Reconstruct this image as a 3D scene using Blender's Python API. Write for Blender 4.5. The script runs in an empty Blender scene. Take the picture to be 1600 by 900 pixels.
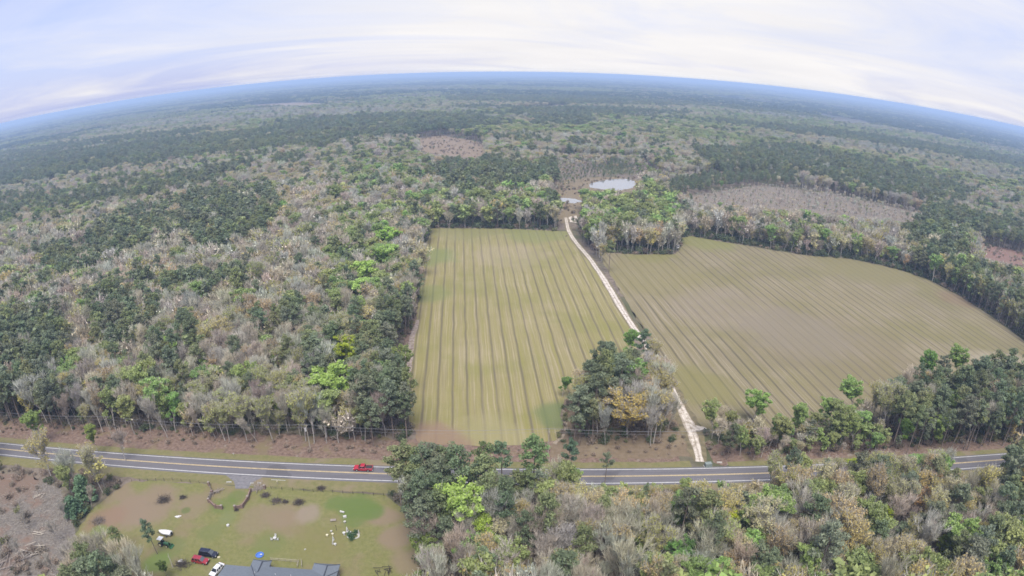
import bpy, bmesh, math, random
import numpy as np
from mathutils import Vector, Matrix

# ------------------------------------------------------------------ camera, sky, sun, exposure
SC = bpy.context.scene
COL = SC.collection
random.seed(7)
RNG = np.random.default_rng(11)
CAM_H = 110.0

cam_d = bpy.data.cameras.new('camera')
cam = bpy.data.objects.new('camera', cam_d)
COL.objects.link(cam)
SC.camera = cam
# small drone camera: wide lens with barrel distortion, picture cropped off the lens centre
LF, LPITCH, LROLL, LK3, LK5, LCY = 957.955, .45649, .0039997, .0812332, -.0253329, 106.4529
cam_d.type = 'PANO'
cam_d.panorama_type = 'FISHEYE_LENS_POLYNOMIAL'
cam_d.sensor_fit = 'HORIZONTAL'
cam_d.sensor_width = 36.0
cam_d.sensor_height = 20.25
cam_d.fisheye_fov = math.radians(200)
cam_d.fisheye_polynomial_k0 = 0.0
cam_d.fisheye_polynomial_k1 = -4.63805230e-02
cam_d.fisheye_polynomial_k2 = -9.84529419e-06
cam_d.fisheye_polynomial_k3 = 1.03753161e-05
cam_d.fisheye_polynomial_k4 = -2.29756837e-07
cam_d.shift_y = LCY / 900.0
cam_d.clip_start = 0.5
cam_d.clip_end = 60000.0
cam.location = (0, 0, CAM_H)
cam.rotation_euler = (Matrix.Rotation(math.pi / 2 - LPITCH, 3, 'X') @ Matrix.Rotation(LROLL, 3, 'Z')).to_euler()

SUN_EL, SUN_AZ = math.radians(64), math.radians(176)      # azimuth clockwise from +Y (straight ahead)
world = bpy.data.worlds.new("World")
SC.world = world
world.use_nodes = True
wt = world.node_tree
wt.nodes.clear()


def N(t, kind, **kw):
    n = t.nodes.new(kind)
    for k, v in kw.items():
        setattr(n, k, v)
    return n


def build_world():
    L = wt.links.new
    out = N(wt, 'ShaderNodeOutputWorld')
    bg = N(wt, 'ShaderNodeBackground')
    bg.inputs['Strength'].default_value = 0.055
    sky = N(wt, 'ShaderNodeTexSky', sky_type='NISHITA')
    sky.sun_disc = False
    sky.sun_elevation = SUN_EL
    sky.sun_rotation = SUN_AZ
    sky.altitude = 100
    sky.air_density = 1.0
    sky.dust_density = 1.5
    tc = N(wt, 'ShaderNodeTexCoord')
    sx = N(wt, 'ShaderNodeSeparateXYZ')
    L(tc.outputs['Generated'], sx.inputs[0])

    def M(op, a, b=None, c=None, clamp=False):
        m = N(wt, 'ShaderNodeMath', operation=op, use_clamp=clamp)
        for i, v in enumerate((a, b, c)):
            if v is None:
                continue
            if isinstance(v, (int, float)):
                m.inputs[i].default_value = v
            else:
                L(v, m.inputs[i])
        return m.outputs[0]
    z = M('ADD', M('MAXIMUM', sx.outputs['Z'], 0.0), 0.09)
    px = M('DIVIDE', sx.outputs['X'], z)
    py = M('DIVIDE', sx.outputs['Y'], z)
    cv = N(wt, 'ShaderNodeCombineXYZ')
    L(M('MULTIPLY', M('ADD', px, M('MULTIPLY', py, 0.35)), 0.42), cv.inputs[0])
    L(M('MULTIPLY', M('SUBTRACT', py, M('MULTIPLY', px, 0.35)), 0.62), cv.inputs[1])
    n1 = N(wt, 'ShaderNodeTexNoise')
    n1.inputs['Scale'].default_value = 0.55
    n1.inputs['Detail'].default_value = 7
    n1.inputs['Roughness'].default_value = 0.58
    n1.inputs['Distortion'].default_value = 1.1
    L(cv.outputs[0], n1.inputs['Vector'])
    # thick veil ahead and to the right, thinner to the far left
    az = M('ARCTAN2', sx.outputs['X'], sx.outputs['Y'])
    left = M('MULTIPLY_ADD', az, 1.45, 1.02, clamp=True)
    right = M('MULTIPLY_ADD', az, -1.0, 1.38, clamp=True)
    bias = M('SUBTRACT', M('MULTIPLY', left, right), 0.48)
    f = M('ADD', M('MULTIPLY', M('SUBTRACT', n1.outputs['Fac'], 0.5), 2.7), M('MULTIPLY_ADD', bias, 1.0, 0.5), clamp=True)
    f = M('MULTIPLY_ADD', f, 0.80, 0.14)
    n2 = N(wt, 'ShaderNodeTexNoise')
    n2.inputs['Scale'].default_value = 1.3
    n2.inputs['Detail'].default_value = 5
    L(cv.outputs[0], n2.inputs['Vector'])
    cr = N(wt, 'ShaderNodeMix', data_type='RGBA')
    cr.inputs['A'].default_value = (3.35, 3.30, 3.36, 1)
    cr.inputs['B'].default_value = (4.25, 4.10, 3.92, 1)
    L(n2.outputs['Fac'], cr.inputs['Factor'])
    mx = N(wt, 'ShaderNodeMix', data_type='RGBA')
    # the clear part of the sky is milky: add a pale veil over the sky texture
    veil = N(wt, 'ShaderNodeMix', data_type='RGBA')
    veil.inputs['Factor'].default_value = 0.75
    veil.inputs['B'].default_value = (1.70, 1.98, 3.70, 1)
    L(sky.outputs[0], veil.inputs['A'])
    L(f, mx.inputs['Factor'])
    L(veil.outputs['Result'], mx.inputs['A'])
    L(cr.outputs['Result'], mx.inputs['B'])
    L(mx.outputs['Result'], bg.inputs['Color'])
    L(bg.outputs[0], out.inputs[0])


build_world()

sun_d = bpy.data.lights.new('sun', 'SUN')
sun_d.energy = 1.25
sun_d.angle = math.radians(40)
sun_d.color = (1.0, 0.965, 0.91)
sun = bpy.data.objects.new('sun', sun_d)
COL.objects.link(sun)
sdir = Vector((math.sin(SUN_AZ) * math.cos(SUN_EL), math.cos(SUN_AZ) * math.cos(SUN_EL), math.sin(SUN_EL)))
sun.rotation_euler = sdir.to_track_quat('Z', 'Y').to_euler()
sun.location = (0, 0, 300)

SC.view_settings.view_transform = 'Standard'
SC.view_settings.look = 'None'
SC.view_settings.exposure = 2.2
SC.view_settings.gamma = 1.0
SC.view_settings.use_curve_mapping = False
SC.render.engine = 'CYCLES'
SC.cycles.use_denoising = True
SC.cycles.filter_width = 1.6          # the little camera is soft
SC.cycles.max_bounces = 6
SC.cycles.diffuse_bounces = 3
SC.cycles.glossy_bounces = 2
SC.cycles.transmission_bounces = 4
SC.cycles.volume_bounces = 0
SC.cycles.caustics_reflective = False
SC.cycles.caustics_refractive = False

HAZE_DENSITY = 0.00020

# ------------------------------------------------------------------ lens <-> ground
_ca, _sa, _c, _s = math.cos(LPITCH), math.sin(LPITCH), math.cos(LROLL), math.sin(LROLL)
_F = np.array([0, _ca, -_sa])
_U0 = np.array([0, _sa, _ca])
_R0 = np.array([1.0, 0, 0])
_R = _c * _R0 + _s * _U0
_U = -_s * _R0 + _c * _U0


def ground(pts, z=0.0):
    """points of the survey photo (1600 x 900) -> places in metres at height z"""
    px = np.atleast_2d(np.array(pts, float))
    u = px[:, 0] - 800
    v = 450 + LCY - px[:, 1]
    r = np.hypot(u, v) + 1e-9
    th = r / LF
    for _ in range(40):
        th = th - (LF * (th + LK3 * th**3 + LK5 * th**5) - r) / (LF * (1 + 3 * LK3 * th**2 + 5 * LK5 * th**4))
    d = (np.sin(th) * u / r)[:, None] * _R + (np.sin(th) * v / r)[:, None] * _U + np.cos(th)[:, None] * _F
    return d * ((z - CAM_H) / d[:, 2])[:, None] + np.array([0, 0, CAM_H])


def at(x, y, z=0.0):
    p = ground([(x, y)], z)[0]
    return Vector((p[0], p[1], z))


def seen(Q):
    D = np.atleast_2d(Q) - np.array([0, 0, CAM_H])
    a, b, cc = D @ _R, D @ _U, D @ _F
    n = np.hypot(a, b) + 1e-9
    th = np.arctan2(n, cc)
    r = LF * (th + LK3 * th**3 + LK5 * th**5)
    return np.stack([800 + r * a / n, 450 + LCY - r * b / n], 1)


def inside(P, poly):
    P = np.atleast_2d(P)
    poly = np.asarray(poly, float)[:, :2]
    x, y = P[:, 0], P[:, 1]
    res = np.zeros(len(P), bool)
    j = len(poly) - 1
    for i in range(len(poly)):
        xi, yi = poly[i]
        xj, yj = poly[j]
        cond = ((yi > y) != (yj > y)) & (x < (xj - xi) * (y - yi) / (yj - yi + 1e-12) + xi)
        res ^= cond
        j = i
    return res


def noise2(x, y, scale, seed=0):
    """smooth value noise 0..1"""
    x = np.asarray(x) / scale + seed * 17.31
    y = np.asarray(y) / scale + seed * 9.73
    xi = np.floor(x).astype(np.int64)
    yi = np.floor(y).astype(np.int64)
    fx = x - xi
    fy = y - yi
    fx = fx * fx * (3 - 2 * fx)
    fy = fy * fy * (3 - 2 * fy)

    def h(a, b):
        n = (a * 374761393 + b * 668265263 + seed * 2147483) & 0x7fffffff
        n = ((n ^ (n >> 13)) * 1274126177) & 0x7fffffff
        return ((n ^ (n >> 16)) & 0xffff) / 65535.0
    return (h(xi, yi) * (1 - fx) + h(xi + 1, yi) * fx) * (1 - fy) + (h(xi, yi + 1) * (1 - fx) + h(xi + 1, yi + 1) * fx) * fy


def fbm(x, y, scale, seed=0):
    return (noise2(x, y, scale, seed) * .55 + noise2(x, y, scale * .47, seed + 3) * .3 + noise2(x, y, scale * .21, seed + 5) * .15)


# ------------------------------------------------------------------ materials
def mat(name, color, rough=0.9, var=0.0, scale=1.0, metallic=0.0, spec=0.3, var2=None):
    color = tuple(.70 * q for q in color)
    m = bpy.data.materials.new(name)
    m.use_nodes = True
    t = m.node_tree
    b = t.nodes['Principled BSDF']
    b.inputs['Roughness'].default_value = rough
    b.inputs['Metallic'].default_value = metallic
    b.inputs['Specular IOR Level'].default_value = spec
    b.inputs['Base Color'].default_value = (*color, 1)
    if var > 0:
        tc = N(t, 'ShaderNodeTexCoord')
        n = N(t, 'ShaderNodeTexNoise')
        n.inputs['Scale'].default_value = scale
        n.inputs['Detail'].default_value = 5
        t.links.new(tc.outputs['Object'], n.inputs['Vector'])
        mx = N(t, 'ShaderNodeMix', data_type='RGBA')
        lo = tuple(max(0, c * (1 - var)) for c in color)
        hi = var2 or tuple(min(.95, c * (1 + var)) for c in color)
        mx.inputs['A'].default_value = (*lo, 1)
        mx.inputs['B'].default_value = (*hi, 1)
        mr = N(t, 'ShaderNodeMapRange')
        mr.inputs['From Min'].default_value = .3
        mr.inputs['From Max'].default_value = .7
        t.links.new(n.outputs['Fac'], mr.inputs['Value'])
        t.links.new(mr.outputs[0], mx.inputs['Factor'])
        t.links.new(mx.outputs['Result'], b.inputs['Base Color'])
    return m


ALB = 0.63      # ground and man-made colours below are stated for an unexposed scene; this brings them to real albedos


class Tree:
    """small helper to chain shader nodes on world position"""

    def __init__(self, name, rough=0.95):
        self.m = bpy.data.materials.new(name)
        self.m.use_nodes = True
        self.t = self.m.node_tree
        self.b = self.t.nodes['Principled BSDF']
        self.b.inputs['Roughness'].default_value = rough
        self.b.inputs['Specular IOR Level'].default_value = 0.15
        g = N(self.t, 'ShaderNodeNewGeometry')
        self.pos = g.outputs['Position']
        s = N(self.t, 'ShaderNodeSeparateXYZ')
        self.L(self.pos, s.inputs[0])
        self.x, self.y = s.outputs['X'], s.outputs['Y']

    def L(self, a, b):
        self.t.links.new(a, b)

    def math(self, op, a, b=None, c=None, clamp=False):
        m = N(self.t, 'ShaderNodeMath', operation=op, use_clamp=clamp)
        for i, v in enumerate((a, b, c)):
            if v is None:
                continue
            if isinstance(v, (int, float)):
                m.inputs[i].default_value = v
            else:
                self.L(v, m.inputs[i])
        return m.outputs[0]

    def noise(self, scale, detail=4, rough=.55, vec=None, dist=0.0):
        n = N(self.t, 'ShaderNodeTexNoise')
        n.inputs['Scale'].default_value = scale
        n.inputs['Detail'].default_value = detail
        n.inputs['Roughness'].default_value = rough
        n.inputs['Distortion'].default_value = dist
        self.L(vec or self.pos, n.inputs['Vector'])
        return n.outputs['Fac']

    def ramp(self, v, lo, hi):
        r = N(self.t, 'ShaderNodeMapRange', interpolation_type='SMOOTHSTEP')
        r.inputs['From Min'].default_value = lo
        r.inputs['From Max'].default_value = hi
        self.L(v, r.inputs['Value'])
        return r.outputs[0]

    def mix(self, f, a, b, blend='MIX'):
        m = N(self.t, 'ShaderNodeMix', data_type='RGBA', blend_type=blend)
        for v, s in ((f, 'Factor'), (a, 'A'), (b, 'B')):
            if isinstance(v, (int, float)):
                m.inputs[s].default_value = v
            elif isinstance(v, tuple):
                m.inputs[s].default_value = (*(ALB * q for q in v), 1)
            else:
                self.L(v, m.inputs[s])
        return m.outputs['Result']

    def blob(self, col, cx, cy, r, color, strength=1.0, nz=None):
        vd = N(self.t, 'ShaderNodeVectorMath', operation='DISTANCE')
        self.L(self.pos, vd.inputs[0])
        vd.inputs[1].default_value = (cx, cy, 0)
        d = self.math('DIVIDE', vd.outputs['Value'], r)
        if nz is not None:
            d = self.math('ADD', d, self.math('MULTIPLY_ADD', nz, 1.2, -.6))
        f = self.math('MULTIPLY', self.ramp(d, 1.25, .6), strength)
        return self.mix(f, col, color)

    def done(self, col):
        self.L(col, self.b.inputs['Base Color'])
        return self.m


# ------------------------------------------------------------------ object helpers
def tag(o, label=None, cat=None, group=None, kind=None):
    if label:
        o['label'] = label
    if cat:
        o['category'] = cat
    if group:
        o['group'] = group
    if kind:
        o['kind'] = kind
    return o


def empty(name, loc=(0, 0, 0), rz=0.0, scale=None):
    o = bpy.data.objects.new(name, None)
    COL.objects.link(o)
    o.location = loc
    o.rotation_euler = (0, 0, rz)
    o.empty_display_size = .5
    if scale:
        o.scale = scale
    return o


def link(name, me, parent=None):
    o = bpy.data.objects.new(name, me)
    COL.objects.link(o)
    if parent is not None:
        o.parent = parent
    return o


class MB:
    """collects shapes into one mesh"""

    def __init__(self):
        self.v = []
        self.f = []
        self.mi = []

    def add(self, verts, faces, mi=0):
        o = len(self.v)
        self.v += [tuple(map(float, p)) for p in verts]
        self.f += [tuple(i + o for i in f) for f in faces]
        self.mi += [mi] * len(faces)
        return self

    def box(self, x0, x1, y0, y1, z0, z1, taper=(0, 0), mi=0):
        tx, ty = taper
        v = [(x0, y0, z0), (x1, y0, z0), (x1, y1, z0), (x0, y1, z0),
             (x0 + tx, y0 + ty, z1), (x1 - tx, y0 + ty, z1), (x1 - tx, y1 - ty, z1), (x0 + tx, y1 - ty, z1)]
        return self.add(v, [(3, 2, 1, 0), (4, 5, 6, 7), (0, 1, 5, 4), (1, 2, 6, 5), (2, 3, 7, 6), (3, 0, 4, 7)], mi)

    def tube(self, pts, radii, sides=6, mi=0, cap=True):
        pts = [Vector(p) for p in pts]
        n = len(pts)
        if not hasattr(radii, '__len__'):
            radii = [radii] * n
        rings = []
        for i, p in enumerate(pts):
            d = (pts[min(i + 1, n - 1)] - pts[max(i - 1, 0)])
            d.normalize()
            up = Vector((0, 0, 1)) if abs(d.z) < .9 else Vector((1, 0, 0))
            a = d.cross(up).normalized()
            b = d.cross(a).normalized()
            rings.append([p + (a * math.cos(2 * math.pi * k / sides) + b * math.sin(2 * math.pi * k / sides)) * radii[i] for k in range(sides)])
        v = [q for r in rings for q in r]
        f = []
        for i in range(n - 1):
            for k in range(sides):
                k2 = (k + 1) % sides
                f.append((i * sides + k, i * sides + k2, (i + 1) * sides + k2, (i + 1) * sides + k))
        if cap and sides > 2:
            f.append(tuple(range(sides)))
            f.append(tuple((n - 1) * sides + k for k in reversed(range(sides))))
        return self.add(v, f, mi)

    def prism_y(self, prof, y0, y1, inset=0.0, mi=0):
        """side outline in (x, z), extruded along y"""
        n = len(prof)
        v = [(x, y0, z) for x, z in prof] + [(x, y1, z) for x, z in prof]
        f = [tuple(range(n)), tuple(n + i for i in reversed(range(n)))]
        for i in range(n):
            j = (i + 1) % n
            f.append((i, n + i, n + j, j))
        return self.add(v, f, mi)

    def cyl_y(self, cx, cz, r, y0, y1, sides=16, mi=0):
        prof = [(cx + r * math.cos(2 * math.pi * k / sides), cz + r * math.sin(2 * math.pi * k / sides)) for k in range(sides)]
        return self.prism_y(prof, y0, y1, mi=mi)

    def blob(self, c, r, seed=0, sub=2, mi=0, rough=.25):
        bm = bmesh.new()
        bmesh.ops.create_icosphere(bm, subdivisions=sub, radius=1)
        rr = random.Random(seed)
        ph = [rr.uniform(0, 6.28) for _ in range(6)]
        vs = []
        for q in bm.verts:
            p = q.co
            k = 1 + rough * (math.sin(3.1 * p.x + ph[0]) * math.sin(2.7 * p.y + ph[1]) + .5 * math.sin(6.1 * p.z + ph[2]) * math.sin(5.3 * p.x + ph[3]))
            vs.append((c[0] + p.x * r[0] * k, c[1] + p.y * r[1] * k, c[2] + p.z * r[2] * k))
        fs = [tuple(w.index for w in q.verts) for q in bm.faces]
        bm.free()
        return self.add(vs, fs, mi)

    def mesh(self, name, mats, bevel=0.0):
        me = bpy.data.meshes.new(name)
        me.from_pydata(self.v, [], self.f)
        for m in (mats if isinstance(mats, (list, tuple)) else [mats]):
            me.materials.append(m)
        if any(self.mi):
            me.polygons.foreach_set('material_index', self.mi)
        bm = bmesh.new()
        bm.from_mesh(me)
        bmesh.ops.recalc_face_normals(bm, faces=bm.faces)
        if bevel > 0:
            es = [e for e in bm.edges if len(e.link_faces) == 2 and e.calc_face_angle(0) > .5]
            bmesh.ops.bevel(bm, geom=es, offset=bevel, segments=1, affect='EDGES', clamp_overlap=True)
        bm.to_mesh(me)
        bm.free()
        me.update()
        return me

    def build(self, name, mats, parent=None, bevel=0.0):
        return link(name, self.mesh(name, mats, bevel), parent)


def sheet(name, poly, z, material, step=3.0, jitter=0.5, seed=1, cell=40.0):
    """a flat patch of ground with an uneven edge; poly in world metres"""
    rr = random.Random(seed)
    pts = []
    n = len(poly)
    for i in range(n):
        a = Vector(poly[i][:2])
        b = Vector(poly[(i + 1) % n][:2])
        k = max(1, int((b - a).length / step))
        d = (b - a).normalized()
        nn = Vector((-d.y, d.x))
        for q in range(k):
            p = a.lerp(b, q / k)
            off = rr.uniform(-1, 1) * jitter
            pts.append((p + nn * off))
    bm = bmesh.new()
    vs = [bm.verts.new((p.x, p.y, z)) for p in pts]
    f = bm.faces.new(vs)
    if f.normal.z < 0 or f.calc_area() > 0 and sum(pts[i].x * pts[(i + 1) % len(pts)].y - pts[(i + 1) % len(pts)].x * pts[i].y for i in range(len(pts))) < 0:
        f.normal_flip()
    bmesh.ops.triangulate(bm, faces=[f])
    me = bpy.data.meshes.new(name)
    bm.to_mesh(me)
    bm.free()
    me.materials.append(material)
    o = link(name, me)
    o['kind'] = 'structure'
    return o


def W(px):
    return [tuple(p[:2]) for p in ground(px)]


# ------------------------------------------------------------------ ground
def m_ground():
    t = Tree('forest floor')
    big = t.noise(.0011, 5)
    mid = t.noise(.02, 4)
    fine = t.noise(.35, 5, .65)
    c = t.mix(t.ramp(fine, .35, .65), (.17, .135, .105), (.29, .235, .185))
    c = t.mix(t.ramp(mid, .45, .62), c, (.12, .125, .062))
    d = N(t.t, 'ShaderNodeVectorMath', operation='LENGTH')
    t.L(t.pos, d.inputs[0])
    far = t.ramp(d.outputs['Value'], 1500, 4500)
    fc = t.mix(t.ramp(big, .42, .55), (.05, .07, .045), (.13, .125, .075))
    fc = t.mix(t.ramp(t.noise(.0045, 5), .52, .6), fc, (.045, .06, .042))
    fc = t.mix(t.ramp(t.noise(.0023, 4), .64, .70), fc, (.22, .17, .12))
    return t.done(t.mix(far, c, fc))


def build_ground():
    inner = np.arange(-1200, 1201, 60.0)
    outer = 1200 * (30000 / 1200) ** (np.arange(1, 26) / 25)
    ax = np.concatenate([-outer[::-1], inner, outer])
    n = len(ax)
    X, Y = np.meshgrid(ax, ax, indexing='xy')
    v = np.stack([X.ravel(), Y.ravel(), np.zeros(n * n)], 1)
    idx = np.arange(n * n).reshape(n, n)
    f = np.stack([idx[:-1, :-1], idx[:-1, 1:], idx[1:, 1:], idx[1:, :-1]], -1).reshape(-1, 4)
    me = bpy.data.meshes.new('ground')
    me.from_pydata(v.tolist(), [], f.tolist())
    me.materials.append(m_ground())
    o = link('ground', me)
    o['kind'] = 'structure'


build_ground()

# road: straight two-lane highway, y = RA*x + RB
RA = -.0083857
RN, RS = 147.31, 140.74          # the white edge lines
road_dir = Vector((1, RA, 0)).normalized()


def road_y(x, off):
    return RA * x + RS + off


def strip(name, x0, x1, o0, o1, z, material, jit=0.0, step=4.0, seed=0, kind='structure'):
    rr = random.Random(seed)
    n = max(2, int((x1 - x0) / step))
    v = []
    f = []
    for i in range(n + 1):
        x = x0 + (x1 - x0) * i / n
        v.append((x, road_y(x, o0 + rr.uniform(-jit, jit)), z))
        v.append((x, road_y(x, o1 + rr.uniform(-jit, jit)), z))
    for i in range(n):
        f.append((2 * i, 2 * i + 2, 2 * i + 3, 2 * i + 1))
    me = bpy.data.meshes.new(name)
    me.from_pydata(v, [], f)
    me.materials.append(material)
    o = link(name, me)
    if kind:
        o['kind'] = kind
    return o


def m_verge():
    t = Tree('dead brush verge')
    f = t.noise(.9, 6, .7)
    c = t.mix(t.ramp(f, .3, .7), (.15, .095, .072), (.33, .235, .18))
    c = t.mix(t.ramp(t.noise(.13, 4), .50, .68), c, (.24, .19, .105))
    c = t.mix(t.ramp(t.noise(.22, 3), .62, .72), c, (.33, .27, .22))
    return t.done(c)


def m_grass(name='roadside grass', a=(.20, .195, .075), b=(.27, .235, .115)):
    t = Tree(name)
    f = t.noise(.6, 6, .7)
    c = t.mix(t.ramp(f, .3, .7), a, b)
    c = t.mix(t.ramp(t.noise(.09, 4), .52, .7), c, (.29, .23, .15))
    return t.done(c)


def m_asphalt():
    t = Tree('worn asphalt', .85)
    s = N(t.t, 'ShaderNodeMapping')
    s.inputs['Scale'].default_value = (.05, 1.6, 1)
    t.L(t.pos, s.inputs['Vector'])
    streak = t.noise(1.0, 4, vec=s.outputs[0])
    c = t.mix(t.ramp(streak, .35, .65), (.165, .155, .165), (.215, .205, .215))
    c = t.mix(t.ramp(t.noise(3.0, 3), .4, .7), c, (.19, .18, .185))
    c = t.mix(t.ramp(t.noise(.06, 2), .60, .63), c, (.15, .142, .15))
    return t.done(c)


M_VERGE = m_verge()
M_GRASS = m_grass()
M_ASPH = m_asphalt()
M_WHITE = mat('worn white paint', (.60, .59, .57), .7, .18, 1.2)
M_YELLOW = mat('faded yellow paint', (.64, .50, .27), .7, .18, 1.2)

strip('verge', -520, 52, 8.5, 23, .03, M_VERGE, 1.6, 3.0, 1)
strip('verge', 62.5, 520, 8.5, 20, .03, M_VERGE, 1.2, 3.0, 2)
strip('grass_verge', -520, 55, 6.9, 10.4, .05, M_GRASS, .35, 3.0, 3)
strip('grass_verge', 67, 520, 6.9, 10.0, .05, M_GRASS, .35, 3.0, 4)
strip('grass_verge', -520, 520, -5.6, -.5, .04, M_GRASS, .5, 3.0, 5)


def build_road():
    # crowned carriageway, a real 12 cm build-up with sloped shoulders
    prof = [(-1.0, 0.0), (-.55, .12), (3.28, .17), (7.1, .12), (7.55, 0.0)]
    n = 260
    v, f = [], []
    for i in range(n + 1):
        x = -520 + 1040 * i / n
        for o, z in prof:
            v.append((x, road_y(x, o), z))
    k = len(prof)
    for i in range(n):
        for j in range(k - 1):
            f.append((i * k + j, (i + 1) * k + j, (i + 1) * k + j + 1, i * k + j + 1))
    me = bpy.data.meshes.new('road')
    me.from_pydata(v, [], f)
    me.materials.append(M_ASPH)
    o = link('road', me)
    o['kind'] = 'structure'


build_road()


def zroad(o):
    return .12 + .05 * (1 - abs(o - 3.28) / 3.83)


def line(o0, o1, m, x0=-520, x1=520):
    n = 200
    v, f = [], []
    for i in range(n + 1):
        x = x0 + (x1 - x0) * i / n
        v.append((x, road_y(x, o0), zroad(o0) + .006))
        v.append((x, road_y(x, o1), zroad(o1) + .006))
    for i in range(n):
        f.append((2 * i, 2 * i + 2, 2 * i + 3, 2 * i + 1))
    me = bpy.data.meshes.new('road_marking')
    me.from_pydata(v, [], f)
    me.materials.append(m)
    o = link('road_marking', me)
    o['kind'] = 'structure'


line(-.17, .15, M_WHITE)
line(6.42, 6.74, M_WHITE)
line(3.02, 3.22, M_YELLOW)
line(3.34, 3.54, M_YELLOW)

# fields -------------------------------------------------------------
LANE_PX = [(884, 340), (888, 362), (899, 378), (925, 408), (950, 446), (975, 490), (992, 515), (1020, 555), (1046, 597), (1062, 635), (1077, 662), (1086, 690), (1094, 722)]
F_LEFT = W([(674, 357), (780, 357), (889, 362), (901, 385), (926, 415), (950, 452), (974, 495), (984, 516), (1000, 560), (960, 600), (905, 612), (880, 625), (876, 650), (880, 672), (868, 690), (780, 697), (700, 696), (655, 692), (632, 640), (634, 600), (648, 510), (658, 440), (662, 395)])
F_RIGHT = W([(932, 394), (1000, 398), (1055, 397), (1064, 388), (1063, 372), (1080, 369), (1130, 378), (1200, 390), (1260, 399), (1330, 405), (1400, 420), (1450, 437), (1500, 463), (1550, 495), (1600, 532), (1690, 600), (1690, 640), (1560, 618), (1450, 622), (1380, 650), (1290, 672), (1180, 690), (1105, 675), (1085, 655), (1064, 615), (1048, 585), (1010, 520), (985, 482), (960, 440), (942, 410)])


def m_field(name, shear, y0, fan, period, base, alt, dark, pale, green):
    t = Tree(name)
    yy = t.math('SUBTRACT', t.y, y0)
    wob = t.math('MULTIPLY_ADD', t.noise(.05, 2), 1.0, -.5)
    u = t.math('ADD', t.math('MULTIPLY_ADD', yy, shear, t.x), wob)
    u = t.math('DIVIDE', u, t.math('MULTIPLY_ADD', yy, fan, 1.0))
    uv = N(t.t, 'ShaderNodeCombineXYZ')
    t.L(u, uv.inputs[0])
    t.L(t.math('MULTIPLY', t.y, .012), uv.inputs[1])
    band = t.noise(.55, 4, .6, uv.outputs[0])
    fineband = t.noise(1.7, 3, .6, uv.outputs[0])
    c = t.mix(t.ramp(band, .34, .66), base, alt)
    c = t.mix(t.math('MULTIPLY', t.ramp(fineband, .48, .66), .75), c, pale)
    patch = t.noise(.022, 5, .6)
    c = t.mix(t.math('MULTIPLY', t.ramp(patch, .46, .66), .6), c, green)
    fur = t.noise(2.6, 2, .5, uv.outputs[0])
    c = t.mix(t.math('MULTIPLY', t.ramp(fur, .5, .68), .4), c, tuple(x * .62 for x in alt))
    c = t.mix(t.math('MULTIPLY', t.ramp(t.noise(.03, 5, .6), .52, .72), .28), c, pale)
    c = t.mix(t.math('MULTIPLY', t.ramp(t.noise(.014, 3), .55, .70), .45), c, tuple(x * .82 for x in alt))
    # wheel rows
    fr = t.math('ABSOLUTE', t.math('SUBTRACT', t.math('FRACT', t.math('DIVIDE', u, period)), .5))
    w = t.math('MULTIPLY_ADD', t.noise(.06, 3, vec=uv.outputs[0]), .11, .04)
    s = N(t.t, 'ShaderNodeMapRange', interpolation_type='SMOOTHSTEP')
    t.L(fr, s.inputs['Value'])
    s.inputs['From Min'].default_value = 0.0
    t.L(t.math('ADD', w, .06), s.inputs['From Max'])
    s.inputs['To Min'].default_value = 1.0
    s.inputs['To Max'].default_value = 0.0
    sm = t.math('MULTIPLY', s.outputs[0], t.math('MULTIPLY_ADD', t.noise(.045, 4), 1.2, .30, clamp=True))
    c = t.mix(sm, c, dark)
    c = t.mix(t.math('MULTIPLY', t.ramp(t.noise(1.1, 5, .7), .45, .75), .22), c, tuple(x * .6 for x in base))
    return t, c


t, c = m_field('left field rows', .072, 300, .00035, 5.5, (.315, .28, .10), (.34, .29, .14), (.185, .155, .095), (.46, .385, .25), (.255, .245, .07))
nz = t.noise(.08, 4)
for (bx, by, br, bc, bs) in ((*at(870, 650)[:2], 9, (.17, .21, .085), .8), (*at(660, 400)[:2], 22, (.19, .24, .08), .6), (*at(668, 460)[:2], 14, (.2, .24, .08), .5),
                             (*at(800, 400)[:2], 26, (.42, .345, .24), .3), (*at(840, 365)[:2], 26, (.23, .25, .09), .6), (*at(730, 360)[:2], 30, (.25, .24, .10), .6), (*at(760, 690)[:2], 16, (.36, .32, .16), .6), (*at(680, 690)[:2], 12, (.30, .2, .14), .8)):
    c = t.blob(c, bx, by, br, bc, bs, nz)
sheet('field', F_LEFT, .09, t.done(c), 3, .5, 21)
t, c = m_field('right field rows', .11, 290, .0002, 5.4, (.27, .232, .11), (.295, .248, .15), (.15, .122, .082), (.42, .35, .25), (.23, .21, .075))
nz = t.noise(.06, 4)
for (bx, by, br, bc, bs) in ((*at(1130, 480)[:2], 30, (.33, .27, .21), .4), (*at(1010, 430)[:2], 35, (.27, .235, .10), .5), (*at(1100, 375)[:2], 28, (.25, .25, .085), .7), (*at(1350, 415)[:2], 45, (.25, .22, .10), .7),
                             (*at(1300, 540)[:2], 45, (.25, .2, .13), .4), (*at(1080, 600)[:2], 16, (.25, .23, .085), .6), (*at(1250, 520)[:2], 30, (.27, .23, .165), .5), (*at(1010, 395)[:2], 20, (.25, .235, .08), .7)):
    c = t.blob(c, bx, by, br, bc, bs, nz)
c = t.blob(c, *at(1495, 468)[:2], 14, (.25, .16, .11), .45, nz)
c = t.blob(c, *at(1590, 580)[:2], 22, (.42, .36, .26), .6, nz)
sheet('field', F_RIGHT, .09, t.done(c), 3, .5, 22)


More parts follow.
